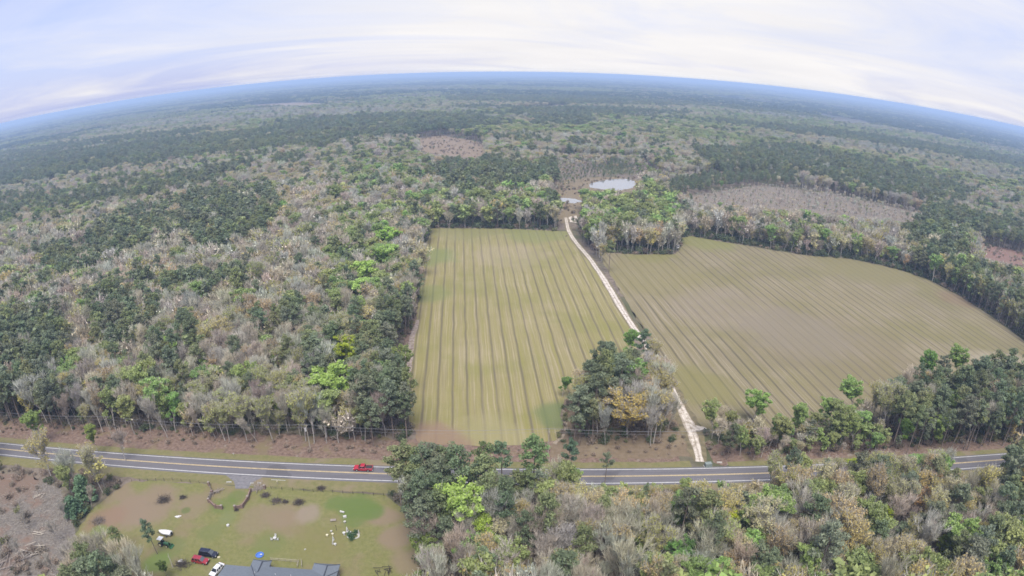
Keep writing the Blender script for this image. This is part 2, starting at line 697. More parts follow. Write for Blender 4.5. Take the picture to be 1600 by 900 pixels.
def ribbon(name, px, widths, z, material, jit=.3, seed=0, sub=4):
    rr = random.Random(seed)
    P = [Vector(p) for p in ground(px)]
    for p in P:
        p.z = 0
    L, R = [], []
    pts, ws = [], []
    for i in range(len(P) - 1):
        for k in range(sub):
            pts.append(P[i].lerp(P[i + 1], k / sub))
            w = widths if not hasattr(widths, '__len__') else widths[i] + (widths[i + 1] - widths[i]) * k / sub
            ws.append(w)
    pts.append(P[-1])
    ws.append(widths if not hasattr(widths, '__len__') else widths[-1])
    for _ in range(3):
        pts = [pts[0]] + [(pts[i - 1] + pts[i] * 2 + pts[i + 1]) / 4 for i in range(1, len(pts) - 1)] + [pts[-1]]
    for i, p in enumerate(pts):
        d = (pts[min(i + 1, len(pts) - 1)] - pts[max(0, i - 1)]).normalized()
        n = Vector((-d.y, d.x, 0))
        L.append(p + n * (ws[i] / 2 + rr.uniform(-jit, jit)))
        R.append(p - n * (ws[i] / 2 + rr.uniform(-jit, jit)))
    v = [(a.x, a.y, z) for q in zip(L, R) for a in q]
    f = [(2 * i, 2 * i + 1, 2 * i + 3, 2 * i + 2) for i in range(len(pts) - 1)]
    me = bpy.data.meshes.new(name)
    me.from_pydata(v, [], f)
    me.materials.append(material)
    o = link(name, me)
    o['kind'] = 'structure'
    return o


def m_sand(name='pale sand', a=(.58, .49, .40), b=(.86, .78, .68)):
    t = Tree(name)
    c = t.mix(t.ramp(t.noise(.7, 5, .65), .33, .62), a, b)
    c = t.mix(t.math('MULTIPLY', t.ramp(t.noise(.5, 5, .65), .50, .64), .75), c, (.36, .30, .21))
    return t.done(c)


M_SAND = m_sand()
M_EDGE = mat('worn grass edge', (.20, .165, .095), 1, .3, .5)
ribbon('lane_edge', LANE_PX, [3, 4, 4.2, 4.2, 4.4, 4.4, 4.6, 5, 6, 6.5, 7.5, 7, 5], .105, M_EDGE, .6, 4)
ribbon('sandy_lane', LANE_PX, [1.6, 2.6, 2.9, 2.9, 3.0, 3.0, 3.0, 2.6, 2.2, 3.0, 3.8, 3.0, 2.6], .118, m_sand('sandy lane bed', (.36, .30, .235), (.60, .52, .43)), .3, 5)
_lane = [Vector(p) for p in ground(LANE_PX)]
for _s in (-.72, .72):
    _p = []
    for _i, _q in enumerate(_lane):
        _d = (_lane[min(_i + 1, len(_lane) - 1)] - _lane[max(_i - 1, 0)]).normalized()
        _p.append(_q + Vector((-_d.y, _d.x, 0)) * _s)
    ribbon('wheel_rut', [tuple(q) for q in seen(np.array([tuple(q) for q in _p]))], [.7, .9, 1.0, 1.0, 1.0, 1.0, 1.0, .8, .6, .9, 1.3, 1.0, .8], .125, M_SAND, .16, 15 + int(_s > 0))
ribbon('sandy_lane', [(1080, 668), (1090, 669), (1104, 670)], [3.2, 3.0, 1.0], .123, M_SAND, .3, 6)
ribbon('dirt_track', [(652, 500), (644, 530), (637, 560), (630, 590), (626, 606)], [2.0, 3.0, 4.2, 4.4, 3.6], .105, m_sand('pinkish sand', (.22, .165, .135), (.46, .38, .33)), .5, 7)
ribbon('dirt_track', [(1530, 577), (1570, 578), (1610, 577), (1650, 573)], [2, 2.6, 2.6, 2], .11, M_SAND, .4, 8)
ribbon('dirt_track', [(1545, 606), (1580, 607), (1620, 606)], [1.4, 1.6, 1.4], .11, M_SAND, .4, 9)
ribbon('dirt_track', [(880, 640), (885, 660), (882, 680), (866, 694)], [1.0, 1.2, 1.2, 1.0], .115, m_sand('dusty track', (.3, .24, .17), (.45, .37, .28)), .3, 10)

# pinkish brush strip along the left side of the field
sheet('bare_strip', W([(655, 480), (662, 520), (640, 600), (632, 615), (612, 600), (622, 560), (640, 500)]), .06, M_VERGE, 2, .6, 31)
# open brown ground round the copse
sheet('bare_strip', W([(880, 625), (905, 610), (1000, 560), (1046, 600), (1075, 665), (1088, 715), (850, 715), (880, 672)]), .035, m_grass('dry copse ground', (.20, .15, .095), (.28, .21, .14)), 2, .8, 32)

# far clearings, brush land, pond -------------------------------------
M_CLEAR = m_grass('cutover land', (.25, .185, .125), (.36, .275, .20))
sheet('clearing', W([(650, 217), (690, 212), (750, 222), (762, 236), (745, 247), (690, 243), (655, 235)]), .06, M_CLEAR, 12, 4, 41)
sheet('clearing', W([(1520, 375), (1600, 395), (1660, 420), (1640, 440), (1590, 418), (1525, 400)]), .06, m_grass('red cutover land', (.25, .145, .115), (.31, .2, .16)), 8, 3, 42)
sheet('clearing', W([(1050, 312), (1120, 300), (1180, 290), (1300, 302), (1440, 335), (1445, 352), (1330, 340), (1200, 325), (1060, 325)]), .06, m_grass('grey brush land', (.24, .20, .16), (.30, .255, .205)), 8, 3, 43)
sheet('clearing', W([(840, 288), (905, 278), (960, 276), (1000, 282), (1010, 298), (960, 318), (905, 345), (880, 350), (858, 325), (838, 300)]), .06, m_grass('pond bank', (.24, .19, .11), (.29, .23, .16)), 6, 2, 44)
for k, pp in enumerate(([(380, 165), (470, 160), (520, 163), (500, 170), (400, 173)], [(470, 190), (520, 186), (530, 192), (480, 197)], [(800, 171), (880, 168), (900, 172), (820, 177)], [(1290, 190), (1360, 194), (1380, 201), (1300, 198)],
                        [(560, 147), (660, 143), (700, 146), (600, 151)], [(900, 152), (1000, 153), (1010, 157), (910, 157)])):
    sheet('clearing', W(pp), .07, M_CLEAR, 30, 12, 50 + k)

m_water = mat('pond water', (.27, .27, .27), .04, spec=.5)  # pale base colour paints part of the white sky reflection into the water
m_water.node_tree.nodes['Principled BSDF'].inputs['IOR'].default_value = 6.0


POND_W = []


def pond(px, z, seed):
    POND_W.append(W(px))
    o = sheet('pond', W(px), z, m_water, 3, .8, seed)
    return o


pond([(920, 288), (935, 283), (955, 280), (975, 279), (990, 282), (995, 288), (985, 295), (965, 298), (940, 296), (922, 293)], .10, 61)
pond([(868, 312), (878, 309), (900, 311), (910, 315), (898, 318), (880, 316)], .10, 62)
sheet('sand_patch', W([(889, 339), (900, 337), (906, 343), (901, 348), (891, 347)]), .11, M_SAND, 3, .6, 63)

# yard ------------------------------------------------------------------
YARD_PX = [(205, 752), (260, 752), (330, 756), (420, 762), (520, 768), (602, 772), (632, 800), (650, 850), (660, 930), (300, 960), (200, 930), (150, 880), (118, 835), (140, 800), (165, 778)]


def m_yard():
    t = Tree('yard grass')
    f = t.noise(.8, 6, .7)
    big = t.noise(.07, 5, .6)
    c = t.mix(t.ramp(f, .3, .7), (.195, .198, .064), (.26, .25, .10))
    c = t.mix(t.ramp(big, .46, .66), c, (.265, .215, .115))
    c = t.mix(t.math('MULTIPLY', t.ramp(t.noise(2.2, 5, .75), .48, .72), .45), c, (.13, .13, .045))
    c = t.mix(t.math('MULTIPLY', t.ramp(t.noise(.35, 5, .7), .54, .70), .5), c, (.30, .26, .15))
    nz = t.noise(.13, 4)
    T = (.285, .215, .145)
    G = (.145, .20, .055)
    for px, py, r, col, s in ((235, 790, 10, T, .9), (200, 800, 8, T, .9), (180, 770, 6, T, .7), (300, 790, 6, T, .6), (165, 812, 7, (.29, .19, .13), .7), (440, 805, 6, T, .7), (400, 812, 6, T, .6), (480, 803, 4, (.33, .26, .2), .8),
                              (620, 840, 5, T, .9), (600, 810, 4, T, .8), (560, 790, 5.5, G, .95), (525, 785, 3.5, G, .8), (580, 800, 3.5, G, .9), (555, 812, 3.5, G, .7), (350, 790, 4, G, .5), (330, 830, 4, (.19, .21, .075), .7), (420, 850, 5, (.18, .21, .065), .7),
                              (270, 855, 4, G, .5), (245, 880, 4, (.16, .23, .055), .8), (155, 830, 3, (.17, .24, .06), .7), (370, 775, 3, G, .6), (355, 810, 3, (.21, .23, .09), .8), (290, 798, 1.6, (.13, .17, .05), .7), (500, 850, 8, (.23, .21, .08), .6), (640, 880, 5, T, .7)):
        q = at(px, py)
        c = t.blob(c, q.x, q.y, r, col, s, nz)
    return t.done(c)


sheet('yard', W(YARD_PX), .05, m_yard(), 2, .6, 71)
M_SLASH = None


def m_slash():
    t = Tree('logging slash ground')
    c = t.mix(t.ramp(t.noise(1.3, 6, .75), .3, .7), (.14, .12, .10), (.31, .275, .235))
    c = t.mix(t.ramp(t.noise(.12, 4), .5, .7), c, (.26, .18, .135))
    c = t.blob(c, *at(20, 755)[:2], 12, (.24, .165, .12), .8, t.noise(.1, 3))
    return t.done(c)


sheet('clearing', W([(-60, 735), (40, 742), (90, 760), (115, 800), (120, 840), (170, 930), (60, 990), (-120, 960)]), .045, m_slash(), 2, .8, 72)
# driveway apron
DRV = W([(352, 742), (412, 746), (396, 753), (388, 764), (368, 764), (366, 752)])
sheet('driveway', DRV, .11, mat('old grey asphalt', (.21, .20, .205), .9, .2, 1.2), 1.5, .2, 73)


# ------------------------------------------------------------------ tree building blocks
def m_attr(name, thin=0.0, gain=1.0):
    m = bpy.data.materials.new(name)
    m.use_nodes = True
    t = m.node_tree
    t.nodes.remove(t.nodes['Principled BSDF'])
    out = t.nodes['Material Output']
    d = N(t, 'ShaderNodeBsdfDiffuse')
    a = N(t, 'ShaderNodeAttribute', attribute_type='INSTANCER', attribute_name='tint')
    fv = N(t, 'ShaderNodeAttribute', attribute_type='GEOMETRY', attribute_name='fv')
    mr = N(t, 'ShaderNodeMapRange')
    mr.inputs['To Min'].default_value = .68 * gain
    mr.inputs['To Max'].default_value = 1.34 * gain
    t.links.new(fv.outputs['Fac'], mr.inputs['Value'])
    v = N(t, 'ShaderNodeVectorMath', operation='SCALE')
    t.links.new(a.outputs['Vector'], v.inputs[0])
    t.links.new(mr.outputs[0], v.inputs['Scale'])
    t.links.new(v.outputs[0], d.inputs['Color'])
    if thin:
        tr = N(t, 'ShaderNodeBsdfTranslucent')
        t.links.new(v.outputs[0], tr.inputs['Color'])
        mx = N(t, 'ShaderNodeMixShader')
        mx.inputs[0].default_value = thin
        t.links.new(d.outputs[0], mx.inputs[1])
        t.links.new(tr.outputs[0], mx.inputs[2])
        t.links.new(mx.outputs[0], out.inputs['Surface'])
    else:
        t.links.new(d.outputs[0], out.inputs['Surface'])
    return m


M_LEAF = m_attr('leaves', thin=.45)
M_TWIG = m_attr('bare twigs')
M_GTWIG = mat('grey twigs', (.60, .55, .47), 1, .25, .6)
M_BARK = mat('grey bark', (.56, .51, .45), 1, .3, .8)
M_PBARK = mat('pine bark', (.28, .22, .18), 1, .3, .8)


def rand_dirs(r, n):
    v = r.normal(size=(n, 3))
    return v / np.linalg.norm(v, axis=1)[:, None]


def quads(r, C, size, aspect, up=0.5, nrm=None):
    """little randomly turned leaves at the points C"""
    n = len(C)
    nn = rand_dirs(r, n)
    nn[:, 2] += up
    if nrm is not None:
        nn += nrm
    nn /= np.linalg.norm(nn, axis=1)[:, None] + 1e-9
    a = np.cross(nn, rand_dirs(r, n))
    a /= np.linalg.norm(a, axis=1)[:, None] + 1e-9
    b = np.cross(nn, a)
    s = size * r.uniform(.6, 1.35, n)[:, None]
    a = a * s
    b = b * s * aspect
    V = np.stack([C - a - b, C + a - b, C + a + b, C - a + b], 1).reshape(-1, 3)
    return V, np.arange(4 * n).reshape(n, 4)


def slivers(r, P, D, length, width):
    n = len(P)
    l = length * r.uniform(.5, 1.3, n)[:, None]
    D = D / (np.linalg.norm(D, axis=1)[:, None] + 1e-9)
    s = np.cross(D, rand_dirs(r, n))
    s /= np.linalg.norm(s, axis=1)[:, None] + 1e-9
    s *= width
    tip = P + D * l
    V = np.stack([P - s, P + s, tip + s * .35, tip - s * .35], 1).reshape(-1, 3)
    return V, np.arange(4 * n).reshape(n, 4)


def np_mesh(name, parts, mats):
    """parts: list of (V, F(quads), material index)"""
    vs, fs, mi = [], [], []
    o = 0
    for V, F, m in parts:
        vs.append(V)
        fs.append(F + o)
        mi.append(np.full(len(F), m))
        o += len(V)
    V = np.concatenate(vs)
    F = np.concatenate(fs)
    mi = np.concatenate(mi)
    me = bpy.data.meshes.new(name)
    me.vertices.add(len(V))
    me.vertices.foreach_set('co', V.astype(np.float32).ravel())
    me.loops.add(F.size)
    me.loops.foreach_set('vertex_index', F.ravel().astype(np.int32))
    me.polygons.add(len(F))
    me.polygons.foreach_set('loop_start', (np.arange(len(F)) * 4).astype(np.int32))
    for m in mats:
        me.materials.append(m)
    me.polygons.foreach_set('material_index', mi.astype(np.int32))
    at_ = me.attributes.new('fv', 'FLOAT', 'FACE')
    at_.data.foreach_set('value', np.random.default_rng(len(F)).uniform(0, 1, len(F)).astype(np.float32))
    me.update(calc_edges=True)
    me.validate()
    return me


def tube_np(pts, radii, sides):
    mb = MB()
    mb.tube(pts, radii, sides, cap=False)
    return np.array(mb.v), np.array(mb.f)


def hardwood_skeleton(seed, H=16.0, spread=1.0, levels=3, slim=1.0):
    rr = random.Random(seed)
    tubes, tips = [], []

    def grow(p, d, ln, rad, lev):
        q1 = p + d * ln * .5 + Vector((rr.uniform(-1, 1), rr.uniform(-1, 1), 0)) * ln * .05
        d2 = (d + Vector((rr.uniform(-.2, .2), rr.uniform(-.2, .2), .12))).normalized()
        q2 = q1 + d2 * ln * .5
        tubes.append(([p, q1, q2], [rad, rad * .8, rad * .58], 5 if lev == 0 else 3))
        if lev >= 1:
            tips.append((q1.lerp(q2, .4), d2, lev))
        if lev >= levels:
            tips.append((q2, d2, lev))
            return
        n = rr.choice((3, 4)) if lev == 0 else rr.choice((2, 3, 3))
        ph = rr.uniform(0, 6.28)
        for k in range(n):
            a = ph + 2 * math.pi * k / n + rr.uniform(-.5, .5)
            out = Vector((math.cos(a), math.sin(a), 0))
            w = (.62 if lev == 0 else .75) * spread * rr.uniform(.7, 1.25)
            dd = (d2 + out * w + Vector((0, 0, .12))).normalized()
            grow(q2 if k or lev else q2, dd, ln * rr.uniform(.56, .76), rad * .55, lev + 1)
        if lev == 0:
            grow(q2, (d2 + Vector((rr.uniform(-.15, .15), rr.uniform(-.15, .15), 0))).normalized(), ln * .72, rad * .6, 1)
        # side limbs part way up
        if lev <= 1:
            for k in range(2):
                a = rr.uniform(0, 6.28)
                pp = p.lerp(q2, rr.uniform(.55, .9))
                dd = (d + Vector((math.cos(a), math.sin(a), .1)) * .8 * spread).normalized()
                grow(pp, dd, ln * .42, rad * .35, max(lev + 1, levels - 1))
    grow(Vector((0, 0, -.1)), Vector((rr.uniform(-.06, .06), rr.uniform(-.06, .06), 1)).normalized(), H * .40, H * .0135 * slim, 0)
    top = max(t[0].z for t in tips)
    k = (H - .8) / top
    tubes = [([p * k for p in a], [x * k for x in b], s) for a, b, s in tubes]
    tips = [(p * k, d, l) for p, d, l in tips]
    return tubes, tips


def hardwood(seed, style, H=16.0, spread=1.0, slim=1.0, lod=0):
    """returns (bark parts, crown parts); crown materials: 0 leaf, 1 grey twig, 2 tinted twig"""
    r = np.random.default_rng(seed)
    tubes, tips = hardwood_skeleton(seed, H, spread, 3 if lod == 0 else 2, slim)
    bark = [(*tube_np(a, b, s), 0) for a, b, s in tubes]
    P = np.array([tuple(p) for p, d, l in tips])
    D = np.array([tuple(d) for p, d, l in tips])
    crown = []
    ntw = {'bare': 13, 'bud': 8, 'leafy': 3}[style] if lod == 0 else {'bare': 8, 'bud': 4, 'leafy': 0}[style]
    if ntw:
        PP = np.repeat(P, ntw, 0) + r.normal(size=(len(P) * ntw, 3)) * .25
        DD = np.repeat(D, ntw, 0) * 1.0 + r.normal(size=(len(P) * ntw, 3)) * .45 + np.array([0, 0, .55])
        crown.append((*slivers(r, PP, DD, 1.5 if lod == 0 else 2.2, .034 if lod == 0 else .10), 2 if style == 'bare' else 1))
    nl = {'bare': 0, 'bud': 14, 'leafy': 38}[style] if lod == 0 else {'bare': 1, 'bud': 6, 'leafy': 10}[style]
    if nl:
        rad = {'bare': 1.1, 'bud': .85, 'leafy': .85}[style] if lod == 0 else 1.3
        off = rand_dirs(r, len(P) * nl) * (r.uniform(.15, 1, len(P) * nl)[:, None] ** .6) * rad
        off[:, 2] *= .75
        C = np.repeat(P + D * .5, nl, 0) + off
        sz = {'bare': .25, 'bud': .165, 'leafy': .245}[style] if lod == 0 else {'bare': .38, 'bud': .42, 'leafy': .6}[style]
        crown.append((*quads(r, C, sz, .62, .6), 0 if style != 'bare' else 2))
    return bark, crown


def pine(seed, H=20.0, cover=.5, width=1.0, lod=0, cone=0.0):
    r = np.random.default_rng(seed)
    rr = random.Random(seed)
    bend = Vector((rr.uniform(-.5, .5), rr.uniform(-.5, .5), 0))
    tp = [Vector((0, 0, -.1)), bend * .3 + Vector((0, 0, H * .33)), bend * .8 + Vector((0, 0, H * .66)), bend + Vector((0, 0, H * .97))]
    bark = [(*tube_np(tp, [H * .012, H * .010, H * .0075, H * .002], 6), 0)]
    C = []
    R = []
    nb = int((20 if lod == 0 else 12) * (cover / .5))
    for k in range(nb):
        f = (k + rr.uniform(.2, .9)) / nb
        z = H * (1 - cover) + H * cover * f * .96
        shape = (math.sin(math.pi * min(1, f * .72 + .22)) ** .8) * (1 - cone) + cone * (1.05 - f)
        ln = 3.6 * width * shape * rr.uniform(.65, 1.15)
        a = k * 2.4 + rr.uniform(-.5, .5)
        c0 = bend * (z / H)
        tip = Vector((c0.x + math.cos(a) * ln, c0.y + math.sin(a) * ln, z + ln * rr.uniform(-.05, .25)))
        base = Vector((c0.x, c0.y, z - ln * .12))
        bark.append((*tube_np([base, base.lerp(tip, .5), tip], [.07, .05, .025], 3), 0))
        for q in ((.95, .62) if ln > 1.6 else (.9,)):
            C.append(base.lerp(tip, q))
            R.append((1.15 if q > .8 else .95) * width * rr.uniform(.8, 1.2))
    C.append(Vector((bend.x, bend.y, H * .97)))
    R.append(.9 * width)
    if not cone:
        C.append(Vector((bend.x, bend.y, H * .88)))
        R.append(1.3 * width)
    C = np.array([tuple(c) for c in C])
    R = np.array(R)
    nl = 50 if lod == 0 else 12
    off = rand_dirs(r, len(C) * nl) * (r.uniform(.2, 1, len(C) * nl)[:, None] ** .5)
    nr = off.copy()
    off = off * np.repeat(R, nl)[:, None]
    off[:, 2] *= .62
    Q = np.repeat(C, nl, 0) + off
    crown = [(*quads(r, Q, .27 if lod == 0 else .60, .5, .5, nr * .6), 0)]
    return bark, crown


def bush(seed, R=1.5, H=2.0, n=170, leaf=.17):
    r = np.random.default_rng(seed)
    cc = np.concatenate([rand_dirs(r, 7) * np.array([R * .55, R * .55, H * .2]) + np.array([0, 0, H * .5])])
    off = rand_dirs(r, n) * (r.uniform(.2, 1, n)[:, None] ** .6) * np.array([R * .55, R * .55, H * .42])
    C = cc[r.integers(0, 7, n)] + off
    C[:, 2] = np.abs(C[:, 2]) + .05
    st = []
    for k in range(5):
        a = 6.28 * k / 5 + r.uniform(-.4, .4)
        st.append((*tube_np([Vector((0, 0, -.05)), Vector((math.cos(a) * R * .25, math.sin(a) * R * .25, H * .45)), Vector((math.cos(a) * R * .5, math.sin(a) * R * .5, H * .8))], [.05, .035, .015], 3), 0))
    return st, [(*quads(r, C, leaf, .6, .5), 0)]


class Kind:
    def __init__(self, name, builds, barkm, h):
        self.name = name
        self.h = h
        self.variants = []      # (bark mesh, crown mesh)
        self.whole = []         # joined copy used where trees are too many to tell apart
        for i, (bark, crown) in enumerate(builds):
            bm_ = np_mesh(name + '_trunk', bark, [barkm])
            cm_ = np_mesh(name + '_crown', crown, [M_LEAF, M_GTWIG, M_TWIG])
            self.variants.append((bm_, cm_))
            wm = np_mesh(name + '_whole', [(V, F, 3) for V, F, m in bark] + crown, [M_LEAF, M_GTWIG, M_TWIG, barkm])
            self.whole.append(wm)


KINDS = {
    'pine': Kind('pine', [pine(1, 20, .48), pine(2, 20, .55, 1.1), pine(3, 20, .42, .9), pine(4, 20, .6, 1.05), pine(5, 20, .36, .95)], M_PBARK, 20),
    'bare': Kind('bare', [hardwood(11, 'bare', 16, .6), hardwood(12, 'bare', 16, .75), hardwood(13, 'bare', 16, .45), hardwood(14, 'bare', 16, .65), hardwood(15, 'bare', 16, .4, .8)], M_BARK, 16),
    'bud': Kind('bud', [hardwood(21, 'bud', 16, .6), hardwood(22, 'bud', 16, .8), hardwood(23, 'bud', 16, .5), hardwood(24, 'bud', 16, .7)], M_BARK, 16),
    'leafy': Kind('leafy', [hardwood(31, 'leafy', 16, .75), hardwood(32, 'leafy', 16, .95), hardwood(33, 'leafy', 16, .6), hardwood(34, 'leafy', 16, .7)], M_BARK, 16),
    'cedar': Kind('cedar', [pine(41, 9, .93, .62, cone=1.0), pine(42, 9, .9, .72, cone=.9)], M_PBARK, 9),
    'bush': Kind('bush', [bush(51), bush(52, 1.3, 1.6), bush(53, 1.8, 1.7)], M_BARK, 2),
}
LOD = {
    'pine': [np_mesh('far_pine', [(V, F, 3) for V, F, m in b] + c, [M_LEAF, M_GTWIG, M_TWIG, M_PBARK]) for b, c in (pine(61, 20, .6, 1.15, 1), pine(62, 20, .5, 1.1, 1), pine(63, 20, .7, 1.1, 1))],
}
for st in ('bare', 'bud', 'leafy'):
    LOD[st] = [np_mesh('far_' + st, [(V, F, 3) for V, F, m in b] + c, [M_LEAF, M_GTWIG, M_TWIG, M_BARK]) for b, c in (hardwood(71, st, 16, .9, 1, 1), hardwood(72, st, 16, 1.1, 1, 1), hardwood(73, st, 16, .7, 1, 1))]


def canopy_patch(seed, size=36.0, n=16):
    r = np.random.default_rng(seed)
    out = []
    c = r.uniform(-size / 2, size / 2, (n, 2))
    for k in range(n):
        h = r.uniform(11, 18)
        m = 26
        off = rand_dirs(r, m)
        off[:, 2] = np.abs(off[:, 2]) * 1.1
        C = off * np.array([4.3, 4.3, 5.0]) + np.array([c[k, 0], c[k, 1], h - 5])
        out.append((*quads(r, C, 1.5, .7, .6, off * .7), 0))
    g = r.uniform(-size / 2, size / 2, (60, 3))
    g[:, 2] = r.uniform(2, 9, 60)
    out.append((*quads(r, g, 1.6, .7, .6), 0))
    return np_mesh('canopy', out, [M_LEAF])


PATCHES = [canopy_patch(81), canopy_patch(82), canopy_patch(83)]


def proto(me):
    return bpy.data.objects.new(me.name, me)     # a datablock only: never linked to the scene


def scatter(name, pos, rot, scl, tint, pidx, meshes):
    me = bpy.data.meshes.new(name)
    n = len(pos)
    me.vertices.add(n)
    me.vertices.foreach_set('co', pos.astype(np.float32).ravel())
    for an, ty, arr, key in (('rot', 'FLOAT_VECTOR', rot, 'vector'), ('scl', 'FLOAT_VECTOR', scl, 'vector'), ('tint', 'FLOAT_VECTOR', tint, 'vector'), ('pidx', 'INT', pidx, 'value')):
        a = me.attributes.new(an, ty, 'POINT')
        a.data.foreach_set(key, np.ascontiguousarray(arr, dtype=np.int32 if ty == 'INT' else np.float32).ravel())
    ng = bpy.data.node_groups.new(name, 'GeometryNodeTree')
    ng.interface.new_socket('Geometry', in_out='INPUT', socket_type='NodeSocketGeometry')
    ng.interface.new_socket('Geometry', in_out='OUTPUT', socket_type='NodeSocketGeometry')
    gi = ng.nodes.new('NodeGroupInput')
    go = ng.nodes.new('NodeGroupOutput')
    iop = ng.nodes.new('GeometryNodeInstanceOnPoints')
    jn = ng.nodes.new('GeometryNodeJoinGeometry')
    for m in meshes:
        oi = ng.nodes.new('GeometryNodeObjectInfo')
        oi.inputs['Object'].default_value = proto(m)
        oi.inputs['As Instance'].default_value = True
        ng.links.new(oi.outputs['Geometry'], jn.inputs[0])
    ng.links.new(gi.outputs[0], iop.inputs['Points'])
    ng.links.new(jn.outputs[0], iop.inputs['Instance'])
    iop.inputs['Pick Instance'].default_value = True
    for an, ty, sock in (('rot', 'FLOAT_VECTOR', 'Rotation'), ('scl', 'FLOAT_VECTOR', 'Scale'), ('pidx', 'INT', 'Instance Index')):
        na = ng.nodes.new('GeometryNodeInputNamedAttribute')
        na.data_type = ty
        na.inputs['Name'].default_value = an
        ng.links.new(na.outputs[0], iop.inputs[sock])
    ng.links.new(iop.outputs[0], go.inputs[0])
    o = link(name, me)
    md = o.modifiers.new('trees', 'NODES')
    md.node_group = ng
    o['kind'] = 'stuff'
    return o


# ------------------------------------------------------------------ where the forest stands
HOUSE_XY = [(-78, 84), (-38, 84), (-38, 108), (-78, 112)]


def canopy_zone(px_list):
    return px_list


EXCL = [F_LEFT, F_RIGHT,
        W(YARD_PX),
        W([(648, 500), (664, 510), (640, 610), (628, 615), (612, 600), (622, 560)]),
        W([(650, 217), (690, 212), (750, 222), (762, 236), (745, 247), (690, 243), (655, 235)]),
        W([(1525, 378), (1600, 398), (1660, 425), (1640, 440), (1590, 418), (1530, 400)]),
        W([(856, 300), (905, 286), (918, 281), (935, 279), (962, 276.5), (996, 278.5), (1003, 292), (960, 304), (915, 325), (907, 345), (905, 390), (885, 375), (876, 345)]),
        W([(-80, 737), (40, 742), (90, 760), (115, 800), (120, 840), (170, 930), (60, 990), (-140, 960)]),
        W([(1046, 575), (1062, 600), (1100, 675), (1110, 725), (1070, 725), (1064, 690), (1050, 640), (1035, 600)]),
        # open ground west and east of the copse
        W([(868, 600), (940, 600), (905, 640), (890, 700), (893, 720), (600, 720), (600, 700), (660, 690), (870, 695)]),
        ]
LOWBRUSH = W([(1050, 312), (1120, 300), (1180, 290), (1300, 302), (1440, 335), (1445, 352), (1330, 340), (1200, 325), (1060, 325)])
for pp in ([(380, 165), (470, 160), (520, 163), (500, 170), (400, 173)], [(470, 190), (520, 186), (530, 192), (480, 197)], [(800, 171), (880, 168), (900, 172), (820, 177)], [(1290, 190), (1360, 194), (1380, 201), (1300, 198)]):
    EXCL.append(W(pp))

PINE_Z = [  # (canopy outline in survey pixels, share of pines)
    ([(-200, 480), (95, 490), (100, 560), (80, 640), (60, 690), (-200, 690)], .85),
    ([(300, 300), (420, 290), (440, 330), (400, 370), (330, 400), (290, 370)], .8),
    ([(40, 390), (130, 370), (200, 330), (300, 310), (290, 360), (190, 400), (100, 440)], .7),
    ([(545, 560), (610, 480), (650, 470), (662, 560), (668, 690), (560, 700), (540, 640)], .72),
    ([(130, 470), (230, 430), (260, 480), (210, 540), (150, 540)], .55),
    ([(220, 540), (300, 500), (330, 560), (300, 610), (230, 600)], .5),
    ([(-100, 262), (150, 232), (320, 212), (480, 196), (630, 178), (655, 192), (640, 205), (480, 228), (300, 245), (150, 268), (-100, 305)], .93),
    ([(-100, 310), (100, 300), (200, 290), (330, 262), (400, 255), (330, 290), (150, 320), (-100, 350)], .6),
    ([(690, 250), (760, 245), (840, 262), (850, 285), (760, 300), (690, 300)], .85),
    ([(840, 255), (960, 240), (1010, 250), (1000, 262), (900, 275), (850, 280)], .8),
    ([(1040, 275), (1110, 262), (1240, 268), (1250, 300), (1120, 306), (1050, 302)], .92),
    ([(1080, 235), (1250, 228), (1420, 262), (1520, 300), (1500, 318), (1380, 300), (1240, 268), (1110, 262)], .75),
    ([(1410, 320), (1500, 330), (1600, 352), (1640, 370), (1600, 385), (1480, 350)], .85),
    ([(820, 180), (900, 176), (930, 190), (910, 198), (830, 196)], .85),
    ([(690, 143), (1000, 145), (1260, 160), (1480, 190), (1600, 215), (1600, 235), (1400, 200), (1150, 168), (900, 163), (700, 158)], .85),
    ([(0, 240), (180, 215), (330, 200), (330, 208), (150, 228), (0, 252)], .8),
    ([(1390, 560), (1600, 560), (1680, 600), (1640, 700), (1500, 690), (1420, 680), (1385, 620)], .75),
    ([(600, 690), (660, 680), (860, 680), (870, 720), (800, 800), (640, 800), (590, 770)], .9),
    ([(870, 550), (1000, 540), (960, 640), (880, 660)], .65),
    ([(1480, 620), (1600, 640), (1640, 720), (1560, 760), (1500, 700)], .6),
    ([(1460, 400), (1600, 440), (1640, 520), (1560, 480), (1480, 440)], .5),
    ([(1550, 740), (1640, 740), (1640, 830), (1560, 820)], .5),
    ([(1400, 340), (1500, 345), (1520, 400), (1430, 400)], .75),
]
GREEN_Z = [  # fresh green hardwoods
    ([(530, 330), (600, 320), (620, 400), (600, 470), (540, 490), (500, 440)], .5),
    ([(500, 240), (680, 225), (700, 300), (670, 350), (600, 330), (520, 290)], .35),
    ([(900, 290), (1050, 285), (1055, 350), (920, 360)], .7),
    ([(1100, 580), (1240, 590), (1390, 590), (1390, 680), (1230, 690), (1100, 680)], .6),
    ([(700, 285), (860, 285), (870, 340), (690, 345)], .35),
    ([(1440, 400), (1520, 400), (1530, 460), (1470, 460)], .6),
]
CORNER = [(60, 740), (250, 790), (255, 910), (90, 910)]
WOOD_S = [(600, 700), (1700, 680), (1700, 1100), (560, 1100)]        # canopy of the wood south of the road
ROAD_CLEAR_N, ROAD_CLEAR_S = 16.5, -7.0

